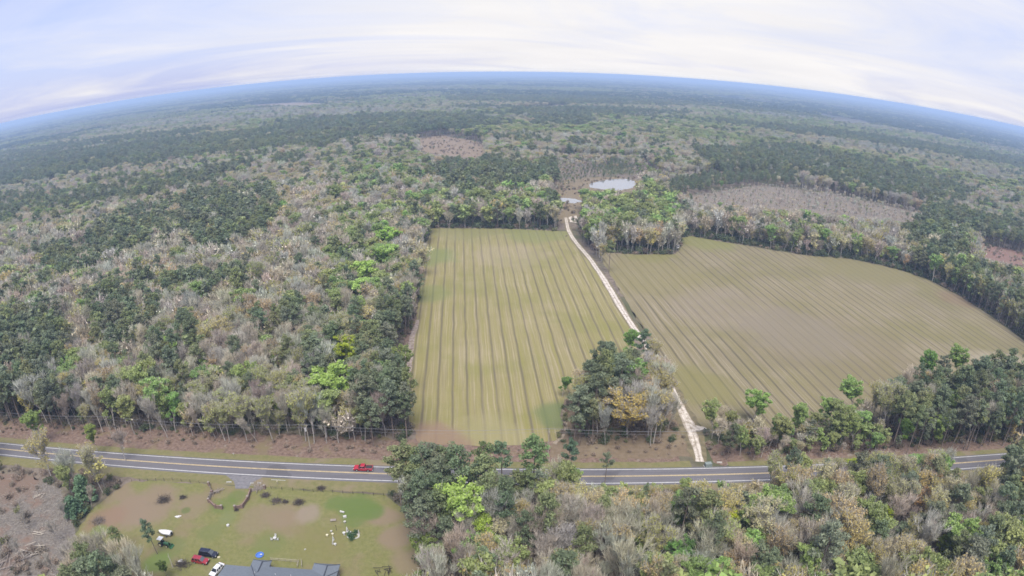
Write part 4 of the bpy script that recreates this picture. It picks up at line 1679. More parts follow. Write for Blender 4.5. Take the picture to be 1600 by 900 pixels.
def cab_glass(parent, x0, x1, z0, z1, w0, w1, f, b, front=None, splits=(.5,)):
    g = front or M_GLASS
    mb = MB()
    add_pane(mb, pane_between((x1, -w0, z0), (x1, w0, z0), (x1 - f, w1, z1), (x1 - f, -w1, z1), Vector((z1 - z0, 0, f)).normalized(), .1))
    mb.build('windscreen', g, parent)
    mb = MB()
    add_pane(mb, pane_between((x0, w0, z0), (x0, -w0, z0), (x0 + b, -w1, z1), (x0 + b, w1, z1), Vector((-(z1 - z0), 0, b)).normalized(), .14))
    mb.build('rear_window', M_GLASS, parent)
    cuts = [0] + list(splits) + [1]
    for sgn in (-1, 1):
        for i in range(len(cuts) - 1):
            u0, u1 = cuts[i] + .03, cuts[i + 1] - .03
            bx0, bx1 = x0 + (x1 - x0) * u0, x0 + (x1 - x0) * u1
            tx0, tx1 = x0 + b + (x1 - f - x0 - b) * u0, x0 + b + (x1 - f - x0 - b) * u1
            mb = MB()
            add_pane(mb, pane_between((bx0, sgn * w0, z0), (bx1, sgn * w0, z0), (tx1, sgn * w1, z1), (tx0, sgn * w1, z1), Vector((0, sgn * (z1 - z0), w0 - w1)).normalized(), .09))
            mb.build('side_window', M_GLASS, parent)


def pickup(name, loc, heading, body_m, label, group=None, bed_m=None, L=5.8, glass=None):
    e = empty(name, loc, heading)
    tag(e, label, 'pickup truck', group)
    h = L / 2
    mb = MB()
    # front clip and cab base: side outline with wheel arches
    def arch(cx, r=.50):
        return [(cx + r * math.cos(a), .36 + r * math.sin(a)) for a in np.linspace(math.pi * .97, math.pi * .03, 7)]
    prof = [(-h, .55)] + [(-h + .45, .42)] + arch(-h + 1.25) + [(-.6, .38), (.6, .38)] + arch(h - 1.05) + [(h - .2, .42), (h, .55), (h + .02, .82), (h - .12, 1.02), (h - 1.55, 1.13), (-.55, 1.13), (-h, 1.10)]
    mb.prism_y(prof, -.98, .98)
    mb.build('body', body_m, e, .03)
    gx0, gx1, z0, z1 = -.75, h - 1.42, 1.13, 1.84
    greenhouse(gx0, gx1, z0, z1, .93, .74, .85, .18).build('cab', body_m, e, .04)
    cab_glass(e, gx0, gx1, z0, z1, .93, .74, .85, .18, glass, (.45,))
    mb = MB()
    mb.box(-h + .12, -.85, -.84, .84, 1.09, 1.135)
    mb.build('cargo_bed', bed_m or M_RUBBERMAT, e)
    mb = MB()
    mb.box(-h, -.8, -.975, -.86, 1.10, 1.22)
    mb.box(-h, -.8, .86, .975, 1.10, 1.22)
    mb.box(-h, -h + .1, -.86, .86, 1.10, 1.22)
    mb.build('bed_rail', body_m, e, .015)
    for sx in (h - 1.05, -h + 1.25):
        for sy in (-.86, .86):
            wheel(e, sx, sy, .39, .26)
    for sy in (-.72, .72):
        mb = MB()
        mb.box(h - .08, h + .04, sy - .2, sy + .2, .72, .92)
        mb.build('headlight', M_LAMP, e)
        mb = MB()
        mb.box(-h - .02, -h + .04, sy - .1 + (.16 if sy > 0 else -.16), sy + .1 + (.14 if sy > 0 else -.14), .75, 1.08)
        mb.build('tail_light', M_RED, e)
    mb = MB()
    mb.box(h - .05, h + .16, -.95, .95, .44, .64)
    mb.build('front_bumper', M_CHROME, e, .03)
    mb = MB()
    mb.box(-h - .15, -h + .05, -.92, .92, .46, .62)
    mb.build('rear_bumper', M_CHROME, e, .03)
    mb = MB()
    mb.box(h - .03, h + .045, -.48, .48, .68, .93)
    mb.build('grille', M_BLACK, e)
    for sy in (-1, 1):
        mb = MB()
        mb.box(gx1 - .62, gx1 - .45, sy * 1.0 - .09, sy * 1.0 + .09, 1.14, 1.32)
        mb.build('mirror', M_BLACK, e, .02)
    return e


def suv(name, loc, heading, body_m, label, cat='SUV', L=4.7, H=1.78, rails=True, hood=.98, glass=None, wid=.93, gback=.35, grear=None):
    e = empty(name, loc, heading)
    tag(e, label, cat)
    h = L / 2
    mb = MB()
    def arch(cx, r=.44):
        return [(cx + r * math.cos(a), .33 + r * math.sin(a)) for a in np.linspace(math.pi * .97, math.pi * .03, 7)]
    prof = [(-h, .5), (-h + .35, .36)] + arch(-h + .95) + [(-.5, .32), (.5, .32)] + arch(h - .92) + [(h - .2, .38), (h, .5), (h, .76), (h - .14, hood - .07), (h - 1.2, hood + .06), (-h + .05, hood + .08), (-h - .01, .8)]
    mb.prism_y(prof, -wid, wid)
    mb.build('body', body_m, e, .04)
    gx0 = -h + .08 if grear is None else grear
    gx1, z0 = h - 1.08, hood + .05
    greenhouse(gx0, gx1, z0, H, wid - .05, wid - .22, .78, gback).build('cabin', body_m, e, .05)
    cab_glass(e, gx0, gx1, z0, H, wid - .05, wid - .22, .78, gback, glass, (.33, .66))
    for sx in (h - .92, -h + .95):
        for sy in (-wid + .11, wid - .11):
            wheel(e, sx, sy, .36, .23)
    for sy in (-.66, .66):
        mb = MB()
        mb.box(h - .1, h + .02, sy - .18, sy + .18, .66, .82)
        mb.build('headlight', M_LAMP, e)
        mb = MB()
        mb.box(-h - .025, -h + .05, sy - .12, sy + .12, .78, 1.0)
        mb.build('tail_light', M_RED, e)
    mb = MB()
    mb.box(h - .05, h + .1, -wid + .06, wid - .06, .40, .58)
    mb.build('front_bumper', M_BLACK, e, .03)
    mb = MB()
    mb.box(-h - .1, -h + .05, -wid + .06, wid - .06, .42, .60)
    mb.build('rear_bumper', M_BLACK, e, .03)
    if rails:
        for sy in (-1, 1):
            mb = MB()
            mb.tube([(gx0 + gback + .2, sy * (wid - .32), H + .04), (gx1 - 1.1, sy * (wid - .32), H + .04)], .025, 6)
            mb.build('roof_rail', M_CHROME, e)
    for sy in (-1, 1):
        mb = MB()
        mb.box(gx1 - .6, gx1 - .45, sy * (wid + .06) - .08, sy * (wid + .06) + .08, hood + .05, hood + .2)
        mb.build('mirror', body_m, e, .02)
    return e


P_RED = paint('red truck paint', (.50, .022, .05))
P_DRED = paint('dark red paint', (.36, .022, .035))
P_NAVY = paint('black blue paint', (.012, .016, .035), .25)
P_WHITE = paint('white paint', (.82, .82, .82))
P_GREY = paint('silver grey paint', (.42, .42, .45))
ROT_ROAD = math.atan2(RA, 1)
p = at(568, 735.2)
pickup('pickup_truck', (p.x, road_y(p.x, 4.85), .165), math.pi + ROT_ROAD, P_RED, 'red pickup with dark cargo bed driving along the road')
p = at(890, 742)
pickup('pickup_truck', (p.x, road_y(p.x, 4.7), .165), math.pi + ROT_ROAD, P_GREY, 'silver grey pickup on the road, half hidden behind a lone pine')
p = at(326.5, 868)
suv('suv', (p.x, p.y, .05), math.radians(-4), P_NAVY, 'black SUV parked on the grass above the red one', L=5.2, H=1.85, glass=M_PALEGLASS)
p = at(314, 878.5)
suv('suv', (p.x, p.y, .05), math.radians(-6), P_DRED, 'dark red SUV parked on the grass beside the black one', L=4.6, H=1.72, glass=M_PALEGLASS)
p = at(340, 893)
suv('car', (p.x, p.y, .05), math.radians(-106), P_WHITE, 'white car parked at the left end of the grey roofed house', 'car', L=4.7, H=1.48, rails=False, hood=.86, wid=.9, gback=.7, grear=-1.9)


def tractor():
    p = at(257, 852.5)
    e = empty('tractor', (p.x, p.y, .05), math.radians(-8))
    tag(e, 'green tractor with white canopy and front loader on the lawn', 'tractor')
    G = paint('tractor green', (.035, .13, .05), .45)
    Y = mat('pale yellow rim', (.72, .66, .42), .5)
    mb = MB()
    mb.box(.1, 1.75, -.34, .34, .72, 1.28, (.06, .05))
    mb.build('hood', G, e, .05)
    mb = MB()
    mb.box(-1.1, 1.6, -.24, .24, .5, .74)
    mb.build('chassis', M_BLACK, e)
    for sy in (-1, 1):
        mb = MB()
        mb.box(-1.25, -.25, sy * .52 - .16, sy * .52 + .16, 1.18, 1.28)
        mb.build('fender', G, e, .04)
    mb = MB()
    mb.box(-.75, -.3, -.24, .24, .85, .97)
    mb.box(-.85, -.72, -.24, .24, .9, 1.4)
    mb.build('seat', M_BLACK, e, .03)
    mb = MB()
    mb.box(-1.45, .15, -.78, .78, 2.42, 2.52, (.08, .08))
    c = mb.build('canopy', mat('white canopy', (.80, .80, .79), .5), e, .03)
    for sx, sy in ((-1.1, -.6), (-1.1, .6), (-.05, -.6), (-.05, .6)):
        mb = MB()
        mb.tube([(sx, sy * .95, .9), (sx, sy, 2.44)], .035, 6)
        mb.build('canopy_post', M_BLACK, e)
    mb = MB()
    mb.tube([(.05, 0, 1.2), (-.2, 0, 1.45)], .025, 6)
    n = 12
    mb.tube([(-.2 + .06 * math.sin(2 * math.pi * k / n), .19 * math.cos(2 * math.pi * k / n), 1.45 + .19 * math.sin(2 * math.pi * k / n)) for k in range(n + 1)], .016, 5)
    mb.build('steering_wheel', M_BLACK, e)
    mb = MB()
    mb.tube([(1.2, .18, 1.25), (1.2, .18, 1.85)], .035, 6)
    mb.build('exhaust', M_BLACK, e)
    for sy in (-1, 1):
        wheel(e, -.75, sy * .66, .66, .36, Y)
        wheel(e, 1.3, sy * .58, .42, .26, Y)
    mb = MB()
    for sy in (-.46, .46):
        mb.tube([(.15, sy, 1.25), (1.3, sy, 1.45), (2.35, sy, .55)], .06, 6)
    mb.build('loader_arm', G, e)
    mb = MB()
    mb.add([(2.3, -.8, .15), (2.3, .8, .15), (2.95, .8, .12), (2.95, -.8, .12), (2.25, -.8, .75), (2.25, .8, .75),
            (2.34, -.8, .19), (2.34, .8, .19), (2.95, .8, .16), (2.95, -.8, .16), (2.30, -.8, .75), (2.30, .8, .75)],
           [(0, 3, 2, 1), (0, 1, 5, 4), (6, 7, 8, 9), (7, 6, 10, 11), (3, 9, 8, 2), (4, 5, 11, 10), (0, 4, 10, 6), (1, 7, 11, 5), (0, 6, 9, 3), (1, 2, 8, 7)])
    mb.prism_y([(2.3, .15), (2.9, .14), (2.27, .72)], -.82, -.79)
    mb.prism_y([(2.3, .15), (2.9, .14), (2.27, .72)], .79, .82)
    mb.build('loader_bucket', G, e)


tractor()


def boat():
    p = at(260, 836)
    e = empty('boat', (p.x, p.y, .05), math.radians(175))
    tag(e, 'small white boat on a dark trailer beside the tractor', 'boat')
    Wm = mat('white gelcoat', (.80, .80, .78), .35, .06, 1.5)
    # hull from cross sections, bow towards +x
    secs = [(-1.9, .82, .25), (-.8, .88, .22), (.5, .84, .24), (1.4, .55, .34), (2.1, .10, .55)]
    mb = MB()
    v = []
    for x, w, k in secs:
        v += [(x, -w, 1.15 + (.12 if x > 1 else 0)), (x, -w * .86, .55 + k * .3), (x, 0, .42 + k * .25), (x, w * .86, .55 + k * .3), (x, w, 1.15 + (.12 if x > 1 else 0))]
    f = []
    for i in range(len(secs) - 1):
        for j in range(4):
            f.append((i * 5 + j, i * 5 + j + 1, (i + 1) * 5 + j + 1, (i + 1) * 5 + j))
    f.append((0, 1, 2, 3, 4))
    f.append((24, 23, 22, 21, 20))
    mb.add(v, f)
    mb.build('hull', Wm, e)
    mb = MB()
    vv, ff = [], []
    for x, w, k in secs:
        z = 1.152 + (.12 if x > 1 else 0)
        vv += [(x, -w, z), (x, 0, z + .16), (x, w, z)]
    for i in range(len(secs) - 1):
        for j in range(2):
            ff.append((i * 3 + j, i * 3 + j + 1, (i + 1) * 3 + j + 1, (i + 1) * 3 + j))
    mb.add(vv, ff)
    mb.build('cover', mat('white boat cover', (.78, .77, .74), .8, .12, 2.2), e)
    mb = MB()
    mb.box(-2.3, -1.92, -.22, .22, .55, 1.5, (.03, .04))
    mb.build('outboard_motor', M_BLACK, e, .05)
    mb = MB()
    mb.tube([(-1.8, -.6, .42), (1.6, -.35, .42), (3.0, 0, .42)], .05, 4)
    mb.tube([(-1.8, .6, .42), (1.6, .35, .42), (3.0, 0, .42)], .05, 4)
    mb.tube([(-.6, -.95, .4), (-.6, .95, .4)], .05, 4)
    mb.build('trailer_frame', M_BLACK, e)
    for sy in (-1, 1):
        wheel(e, -.6, sy * .98, .3, .18)


boat()


# ------------------------------------------------------------------ the house
def house():
    M_ROOF = None
    t = Tree('blue grey shingles', .75)
    s = N(t.t, 'ShaderNodeMapping')
    s.inputs['Scale'].default_value = (1.2, 6, 6)
    t.L(t.pos, s.inputs['Vector'])
    c = t.mix(t.ramp(t.noise(1.4, 4, vec=s.outputs[0]), .3, .7), (.165, .19, .22), (.235, .265, .30))
    c = t.mix(t.ramp(t.noise(.35, 3), .5, .7), c, (.20, .225, .255))
    M_ROOF = t.done(c)
    M_CAP = mat('dark ridge cap', (.075, .085, .11), .8, .2, 2)
    M_WALL = mat('grey lilac siding', (.36, .34, .37), .8, .08, 2)
    M_TRIM = mat('white trim', (.78, .78, .77), .6)
    M_WIN = mat('window glass dark', (.03, .035, .045), .08, spec=.6)
    # reference corners found on the roof edge (eaves 2.9 m up)
    eL0, eL1 = at(396, 874, 2.9), at(416, 874.5, 2.9)
    eR0, eR1 = at(491, 880, 2.9), at(531, 884, 2.9)
    front = at(455, 888, 2.9).y
    xl, xr = at(347, 893, 2.7).x, eR1.x
    e = empty('house', ((xl + xr) / 2, front - 6, .05), 0)
    tag(e, 'long house with blue grey roof and two front wings', 'house')
    ox, oy = e.location.x, e.location.y

    def rx(x):
        return x - ox

    def ry(y):
        return y - oy
    Z, R = 2.9, 5.0
    x0, x1 = rx(at(388, 893, 2.9).x), rx(xr)
    y1, y0 = ry(front), ry(front) - 11.0
    wings = [(rx(eL0.x), rx(at(424, 878, 2.9).x), ry(eL0.y)), (rx(eR0.x), rx(eR1.x), ry(eR0.y))]
    # walls
    mb = MB()
    mb.box(x0 + .45, x1 - .45, y0 + .45, y1 - .45, -.05, Z)
    mb.build('wall', M_WALL, e)
    for a, b, yt in wings:
        mb = MB()
        mb.box(a + .4, b - .4, y1 - .448, yt - .4, -.05, Z - .03)
        mb.build('wall', M_WALL, e)
    # main roof: hip, ridge along x
    ym = (y0 + y1) / 2
    k = 3.4
    mb = MB()
    mb.add([(x0, y0, Z), (x1, y0, Z), (x1, y1, Z), (x0, y1, Z), (x0 + k, ym, R), (x1 - k, ym, R),
            (x0, y0, Z - .16), (x1, y0, Z - .16), (x1, y1, Z - .16), (x0, y1, Z - .16)],
           [(0, 1, 5, 4), (1, 2, 5), (2, 3, 4, 5), (3, 0, 4), (6, 7, 1, 0), (7, 8, 2, 1), (8, 9, 3, 2), (9, 6, 0, 3), (9, 8, 7, 6)])
    roof = mb.build('roof', M_ROOF, e)
    mb = MB()
    mb.tube([(x0 + k, ym, R + .02), (x1 - k, ym, R + .02)], .11, 6)
    for cx, rxx in ((x0, x0 + k), (x1, x1 - k)):
        for cy in (y0, y1):
            mb.tube([(cx, cy, Z + .02), (rxx, ym, R + .02)], .09, 6)
    mb.build('ridge_cap', M_CAP, roof)
    for i, (a, b, yt) in enumerate(wings):
        m = a + (b - a) * (.60 if i else .66)
        zr = Z + 1.15
        mb = MB()
        yi = y1 - 3.2
        mb.add([(a, yt, Z - .004), (b, yt, Z - .004), (m, yt - 1.6, zr), (a, yi, Z - .004), (b, yi, Z - .004), (m, yi - .6, zr),
                (a, yt, Z - .15), (b, yt, Z - .15), (a, yi, Z - .15), (b, yi, Z - .15)],
               [(0, 1, 2), (1, 4, 5, 2), (3, 0, 2, 5), (0, 6, 7, 1), (1, 7, 9, 4), (3, 8, 6, 0), (6, 8, 9, 7), (3, 5, 4), (8, 3, 4, 9)])
        wr = mb.build('roof', M_ROOF, e)
        mb = MB()
        mb.tube([(m, yt - 1.6, zr + .02), (m, yi - .4, zr + .02)], .16, 6)
        mb.tube([(a, yt, Z + .02), (m, yt - 1.6, zr + .02)], .07, 6)
        mb.tube([(b, yt, Z + .02), (m, yt - 1.6, zr + .02)], .12, 6)
        mb.build('ridge_cap', M_CAP, wr)
        mb = MB()
        mb.box((a + b) / 2 - .7, (a + b) / 2 + .7, yt - .40, yt - .36, 1.0, 2.2)
        w = mb.build('window', M_WIN, e)
        mb = MB()
        mb.box((a + b) / 2 - .82, (a + b) / 2 + .82, yt - .395, yt - .33, .9, 1.0)
        mb.build('sill', M_TRIM, w)
        mb = MB()
        mb.box((a + b) / 2 - .82, (a + b) / 2 + .82, yt - .395, yt - .33, 2.2, 2.3)
        mb.build('window_frame', M_TRIM, w)
    # attached low garage roof at the left end
    g0 = rx(xl)
    mb = MB()
    mb.add([(g0, y0 + 1, 2.55), (x0 + .3, y0 + 1, 2.55), (x0 + .3, y1 - .25, 2.55), (g0, y1 - .25, 2.55), (g0 + .1, ym + .4, 3.7), (x0 + 2.2, ym + .4, 3.7),
            (g0, y0 + 1, 2.4), (x0 + .3, y0 + 1, 2.4), (x0 + .3, y1 - .25, 2.4), (g0, y1 - .25, 2.4)],
           [(0, 1, 5, 4), (2, 3, 4, 5), (3, 0, 4), (1, 2, 5), (6, 7, 1, 0), (7, 8, 2, 1), (8, 9, 3, 2), (9, 6, 0, 3), (9, 8, 7, 6)])
    gr = mb.build('roof', M_ROOF, e)
    mb = MB()
    mb.box(g0 + .4, x0 + .44, y0 + 1.4, y1 - .7, -.05, 2.38)
    mb.build('wall', M_WALL, e)
    mb = MB()
    mb.box(g0 + .38, g0 + .398, y0 + 3, y1 - 2.5, 0, 2.1)
    mb.build('garage_door', M_TRIM, e)
    # front door, windows and vents on the main block
    mb = MB()
    dx = rx(at(466, 890, 1).x)
    mb.box(dx - .5, dx + .5, y1 - .447, y1 - .40, .1, 2.15)
    d = mb.build('door', mat('dark door', (.10, .05, .04), .5), e)
    mb = MB()
    mb.blob((dx + .38, y1 - .37, 1.05), (.04, .04, .04), 1, 1, rough=0)
    mb.build('handle', M_CHROME, d)
    for wx in (rx(at(438, 888, 1).x), rx(at(480, 890, 1).x)):
        mb = MB()
        mb.box(wx - .6, wx + .6, y1 - .447, y1 - .41, 1.0, 2.2)
        w = mb.build('window', M_WIN, e)
        mb = MB()
        mb.box(wx - .7, wx + .7, y1 - .445, y1 - .38, .9, 1.0)
        mb.build('sill', M_TRIM, w)
    for vx in (.3, 4.2, -5.0):
        mb = MB()
        mb.tube([(vx, ym + 1.6, 4.2), (vx, ym + 1.6, 4.75)], .08, 8)
        mb.build('vent_pipe', M_TRIM, roof)
    mb = MB()
    mb.box(-2.4, -1.7, ym - 1.2, ym - .5, 4.3, 5.7)
    ch = mb.build('chimney', mat('red brick chimney', (.30, .14, .10), .9, .2, 6), roof)
    # porch deck and steps between the wings
    mb = MB()
    mb.box(wings[0][1] - .2, wings[1][0] + .2, y1 - .38, y1 + 1.3, -.04, .28)
    mb.build('porch', mat('weathered deck', (.30, .265, .22), .9, .2, 3), e)
    return e


house()

M_WOOD = mat('weathered grey wood', (.33, .28, .24), .95, .3, 3)
M_PALEWOOD = mat('pale bare lumber', (.50, .44, .36), .9, .2, 3)
M_BRICK = mat('old red brick', (.27, .185, .15), .95, .35, 5)
M_RUST = mat('dark rusty iron', (.06, .045, .04), .9, .3, 4)
M_STONE = mat('painted concrete', (.52, .50, .45), .85, .15, 3)


def fence_run(name, pxs, label, post_m, hgt=1.15, gap=2.6, rails=2, rail_r=.02, wire=False, post_r=.06):
    P = [at(*q) for q in pxs]
    pts = []
    for a, b in zip(P[:-1], P[1:]):
        k = max(1, round((b - a).length / gap))
        pts += [a.lerp(b, i / k) for i in range(k)]
    pts.append(P[-1])
    c = sum(pts, Vector()) / len(pts)
    e = empty(name, (c.x, c.y, .04))
    tag(e, label, 'fence')
    rr = random.Random(len(label))
    pm = MB()
    pm.tube([(0, 0, -.2), (rr.uniform(-.03, .03), rr.uniform(-.03, .03), hgt)], [post_r, post_r * .9], 6)
    me = pm.mesh('fence_post', post_m)
    for q in pts:
        o = link('post', me, e)
        o.location = (q.x - c.x, q.y - c.y, 0)
        o.rotation_euler = (rr.uniform(-.06, .06), rr.uniform(-.06, .06), rr.uniform(0, 6))
    for k in range(rails):
        z = hgt * (.4 + .5 * k / max(1, rails - 1)) if rails > 1 else hgt * .8
        mb = MB()
        for a, b in zip(pts[:-1], pts[1:]):
            mb.tube([(a.x - c.x, a.y - c.y, z), ((a.x + b.x) / 2 - c.x, (a.y + b.y) / 2 - c.y, z - .03), (b.x - c.x, b.y - c.y, z)], rail_r, 4)
        mb.build('wire' if wire else 'rail', M_RUST if wire else post_m, e)
    return e


fence_run('wire_fence', [(206, 752), (270, 751), (326, 757)], 'dark wire fence along the road left of the gateway', M_RUST, 1.1, 3.0, 3, .018, True)
fence_run('wire_fence', [(424, 764), (475, 768), (520, 770), (600, 775)], 'dark wire fence along the road right of the gateway', M_RUST, 1.1, 3.0, 3, .018, True)
fence_run('porch_rail', [(424, 876), (446, 877.5), (464, 879)], 'pale lumber handrail in front of the house', M_PALEWOOD, 1.0, 1.8, 2, .05, post_r=.07)
fence_run('ramp_rail', [(467, 878), (465, 887)], 'pale lumber rail running back to the porch', M_PALEWOOD, 1.0, 1.6, 2, .05, post_r=.07)
fence_run('ramp_rail', [(471.5, 878), (472, 887)], 'second pale lumber rail, right of the one to the porch', M_PALEWOOD, 1.0, 1.6, 2, .05, post_r=.07)


def gateway(pxs, label, brick_from, seed):
    """curved entrance wing wall: leaning board panels, then brick panels with capped pillars"""
    rr = random.Random(seed)
    P = [at(*q) for q in pxs]
    c = sum(P, Vector()) / len(P)
    e = empty('entrance_wall', (c.x, c.y, .05))
    tag(e, label, 'wall')
    pillar = MB()
    pillar.box(-.30, .30, -.30, .30, -.05, 1.4)
    pme = pillar.mesh('pillar', M_BRICK, .02)
    cap = MB()
    cap.box(-.38, .38, -.38, .38, 1.403, 1.52, (.12, .12))
    cme = cap.mesh('pillar_cap', M_WOOD, .02)
    for i, p in enumerate(P):
        o = link('pillar', pme, e)
        o.location = (p.x - c.x, p.y - c.y, 0)
        if i == len(P) - 1 or i % 2 == 0:
            q = link('pillar_cap', cme, o)
    for i, (a, b) in enumerate(zip(P[:-1], P[1:])):
        d = b - a
        ln = d.length - .68
        ang = math.atan2(d.y, d.x)
        m = (a + b) / 2 - c
        mb = MB()
        if i >= brick_from:
            mb.box(-ln / 2, ln / 2, -.13, .13, -.05, 1.1)
            mb.box(-ln / 2, ln / 2, -.17, .17, 1.103, 1.18)
            o = mb.build('brick_panel', M_BRICK, e, .01)
            o.location = (m.x, m.y, 0)
            o.rotation_euler = (0, 0, ang)
        else:
            n = max(3, int(ln / .42))
            for k in range(n):
                x = -ln / 2 + ln * k / n
                z = rr.uniform(1.0, 1.6)
                mb.box(x + .02, x + ln / n - .03, -.03 + rr.uniform(-.05, .05), .03, -.02, z)
            mb.tube([(-ln / 2, .06, .4), (ln / 2, .06, .45)], .05, 4)
            mb.tube([(-ln / 2, .06, 1.0), (ln / 2, .06, .95)], .05, 4)
            o = mb.build('board_panel', M_WOOD, e)
            o.location = (m.x, m.y, 0)
            o.rotation_euler = (rr.uniform(-.25, .25), 0, ang)
    return e


gateway([(327, 759), (332, 772), (327, 785), (337, 794), (347, 795.5)], 'left wing of the curved entrance wall at the driveway, with leaning boards', 2, 3)
gateway([(414, 764), (392, 769), (388, 781), (379, 794), (368, 796)], 'right wing of the curved entrance wall at the driveway', 1, 4)


def boards(px, label, n, L, seed, m=None, spread=1.4, name='board_pile', cat='board pile', r=.07):
    rr = random.Random(seed)
    p = at(*px)
    mb = MB()
    for k in range(n):
        a = rr.uniform(-.5, .5) + (1.2 if rr.random() < .3 else 0) + seed
        l = L * rr.uniform(.6, 1.1)
        cx, cy = rr.uniform(-spread, spread), rr.uniform(-spread, spread) * .7
        z = rr.uniform(.08, .35 + .03 * n)
        dz = rr.uniform(-.08, .2)
        mb.tube([(cx - math.cos(a) * l / 2, cy - math.sin(a) * l / 2, z), (cx + math.cos(a) * l / 2, cy + math.sin(a) * l / 2, z + dz)], [r, r * .8], 5)
    o = mb.build(name, m or M_WOOD)
    o.location = (p.x, p.y, .05)
    return tag(o, label, cat)


boards((337, 770), 'stack of grey boards leaning inside the left entrance wing', 14, 3.6, 1, None, 1.3)
boards((403, 763), 'row of grey boards lying beyond the right entrance wing', 12, 4.0, 2, None, 1.6)
boards((600, 893), 'dark wood pile at the bottom of the yard right of the house', 14, 2.2, 5, M_RUST, 1.6)
boards((48, 862), 'heap of pale cut logs in the clearing at the bottom left', 22, 3.4, 3, M_PALEWOOD, 3.2, 'log_pile', 'log pile', .13)
boards((20, 880), 'long grey logs lying in the clearing at the bottom left corner', 14, 6.0, 4, M_WOOD, 4.0, 'log_pile', 'log pile', .14)
boards((62, 835), 'few crossed pale logs in the middle of the left clearing', 5, 4.6, 6, M_PALEWOOD, .7, 'log_pile', 'log pile', .12)
boards((62, 776), 'short pale logs at the upper edge of the left clearing', 9, 2.6, 7, M_PALEWOOD, 1.6, 'log_pile', 'log pile', .11)


def brush(px, label, R, seed, dark=.6):
    """tangle of cut limbs heaped on the grass"""
    r = np.random.default_rng(seed)
    p = at(*px)
    n = 260
    C = r.normal(size=(n, 3)) * np.array([R * .42, R * .32, .28])
    C[:, 2] = np.abs(C[:, 2]) * np.clip(1.4 - np.hypot(C[:, 0], C[:, 1]) / R, .2, 1.4) + .05
    V, F = slivers(r, C, r.normal(size=(n, 3)) * np.array([1, 1, .35]), R * .7, .045)
    me = np_mesh('brush_pile', [(V, F, 0)], [mat('cut brush', (.10 * dark / .6, .082 * dark / .6, .07 * dark / .6), 1, .3, 2)])
    o = link('brush_pile', me)
    o.location = (p.x, p.y, .05)
    return tag(o, label, 'brush pile')


brush((256, 782), 'large dark brush pile on the brown left part of the lawn', 2.6, 1)
brush((286, 778), 'small dark brush heap right of the large pile', 1.1, 2)
brush((432, 784), 'grey brush heap near the fence right of the gateway', 1.8, 3, .9)
brush((446, 785), 'small brown brush heap in the middle of three by the fence', .9, 4)
brush((467, 786), 'dark brush heap, rightmost of three by the fence', 1.7, 5)
brush((415, 775), 'low brown brush heap beside the right entrance wing', 1.5, 6, .8)
brush((502, 764), 'dark bush like heap at the fence above the green lawn patch', 1.3, 7)
brush((155, 815), 'grey purple brush tangle at the left end of the lawn', 2.4, 8, 1.3)
brush((285, 883), 'dark brush tangle below the dark red SUV', 2.2, 9)
brush((370, 798), 'little dark tuft in the gateway opening', .6, 10)


# white yard things --------------------------------------------------------
M_WPLASTIC = mat('white plastic', (.62, .61, .58), .5, .08, 3)
M_CREAM = mat('cream plastic', (.72, .66, .45), .55)


def chair_mesh():
    mb = MB()
    mb.box(-.25, .25, -.25, .25, .40, .45)
    mb.box(-.25, .25, .22, .27, .45, .95, (.03, 0))
    for sx in (-.22, .22):
        mb.box(sx - .03, sx + .03, -.25, .25, .60, .64)
        for sy in (-.22, .22):
            mb.box(sx - .025, sx + .025, sy - .025, sy + .025, 0, .40)
        mb.box(sx - .025, sx + .025, -.245, -.2, .45, .60)
    return mb


def statue_mesh():
    mb = MB()
    mb.box(-.25, .25, -.25, .25, 0, .25, (.03, .03))
    mb.tube([(0, 0, .25), (0, 0, .5), (0, 0, .8), (0, 0, 1.0)], [.16, .2, .17, .08], 10)
    mb.blob((0, 0, 1.1), (.11, .11, .13), 2, 2, rough=.05)
    return mb


def planter_mesh():
    mb = MB()
    mb.tube([(0, 0, 0), (0, 0, .08), (0, 0, .16), (0, 0, .5), (0, 0, .55)], [.22, .2, .14, .36, .40], 12)
    return mb


def birdbath_mesh():
    mb = MB()
    mb.tube([(0, 0, 0), (0, 0, .1), (0, 0, .55), (0, 0, .66), (0, 0, .74)], [.24, .16, .1, .3, .42], 12)
    return mb


def put(name, mb, m, px, label, cat, s=1.0, rz=0.0, z=.05, group=None):
    p = at(*px)
    o = mb.build(name, m)
    o.location = (p.x, p.y, z)
    s *= .72
    o.scale = (s, s, s)
    o.rotation_euler = (0, 0, rz)
    return tag(o, label, cat, group)


put('lawn_chair', chair_mesh(), M_WPLASTIC, (425, 844.5), 'white lawn chair left of the white table on the lawn', 'chair', 1.3, 1.2)
put('lawn_chair', chair_mesh(), M_WPLASTIC, (434.5, 844.5), 'white lawn chair right of the white table on the lawn', 'chair', 1.3, -1.4)
put('lawn_chair', chair_mesh(), M_WPLASTIC, (431, 838.5), 'white lawn chair behind the white table on the lawn', 'chair', 1.3, .2)
tb = MB()
tb.tube([(0, 0, .70), (0, 0, .74)], .55, 16)
tb.tube([(0, 0, 0), (0, 0, .70)], .06, 8)
tb.tube([(0, 0, 0), (0, 0, .05)], .3, 10)
put('garden_table', tb, M_WPLASTIC, (430, 843), 'round white table among the chairs on the lawn', 'table', 1.25)
put('statue', statue_mesh(), M_WPLASTIC, (521, 844), 'white garden statue, upper one of the pair on the lawn', 'statue', 1.5)
put('statue', statue_mesh(), M_STONE, (520.5, 850), 'pale stone statue, lower one of the pair on the lawn', 'statue', 1.4, .7)
put('planter', planter_mesh(), M_WPLASTIC, (524, 852), 'white planter right of the lower statue', 'planter', 1.3)
put('planter', planter_mesh(), M_CREAM, (511.5, 838), 'yellowish planter at the left of the garden group', 'planter', 1.3)
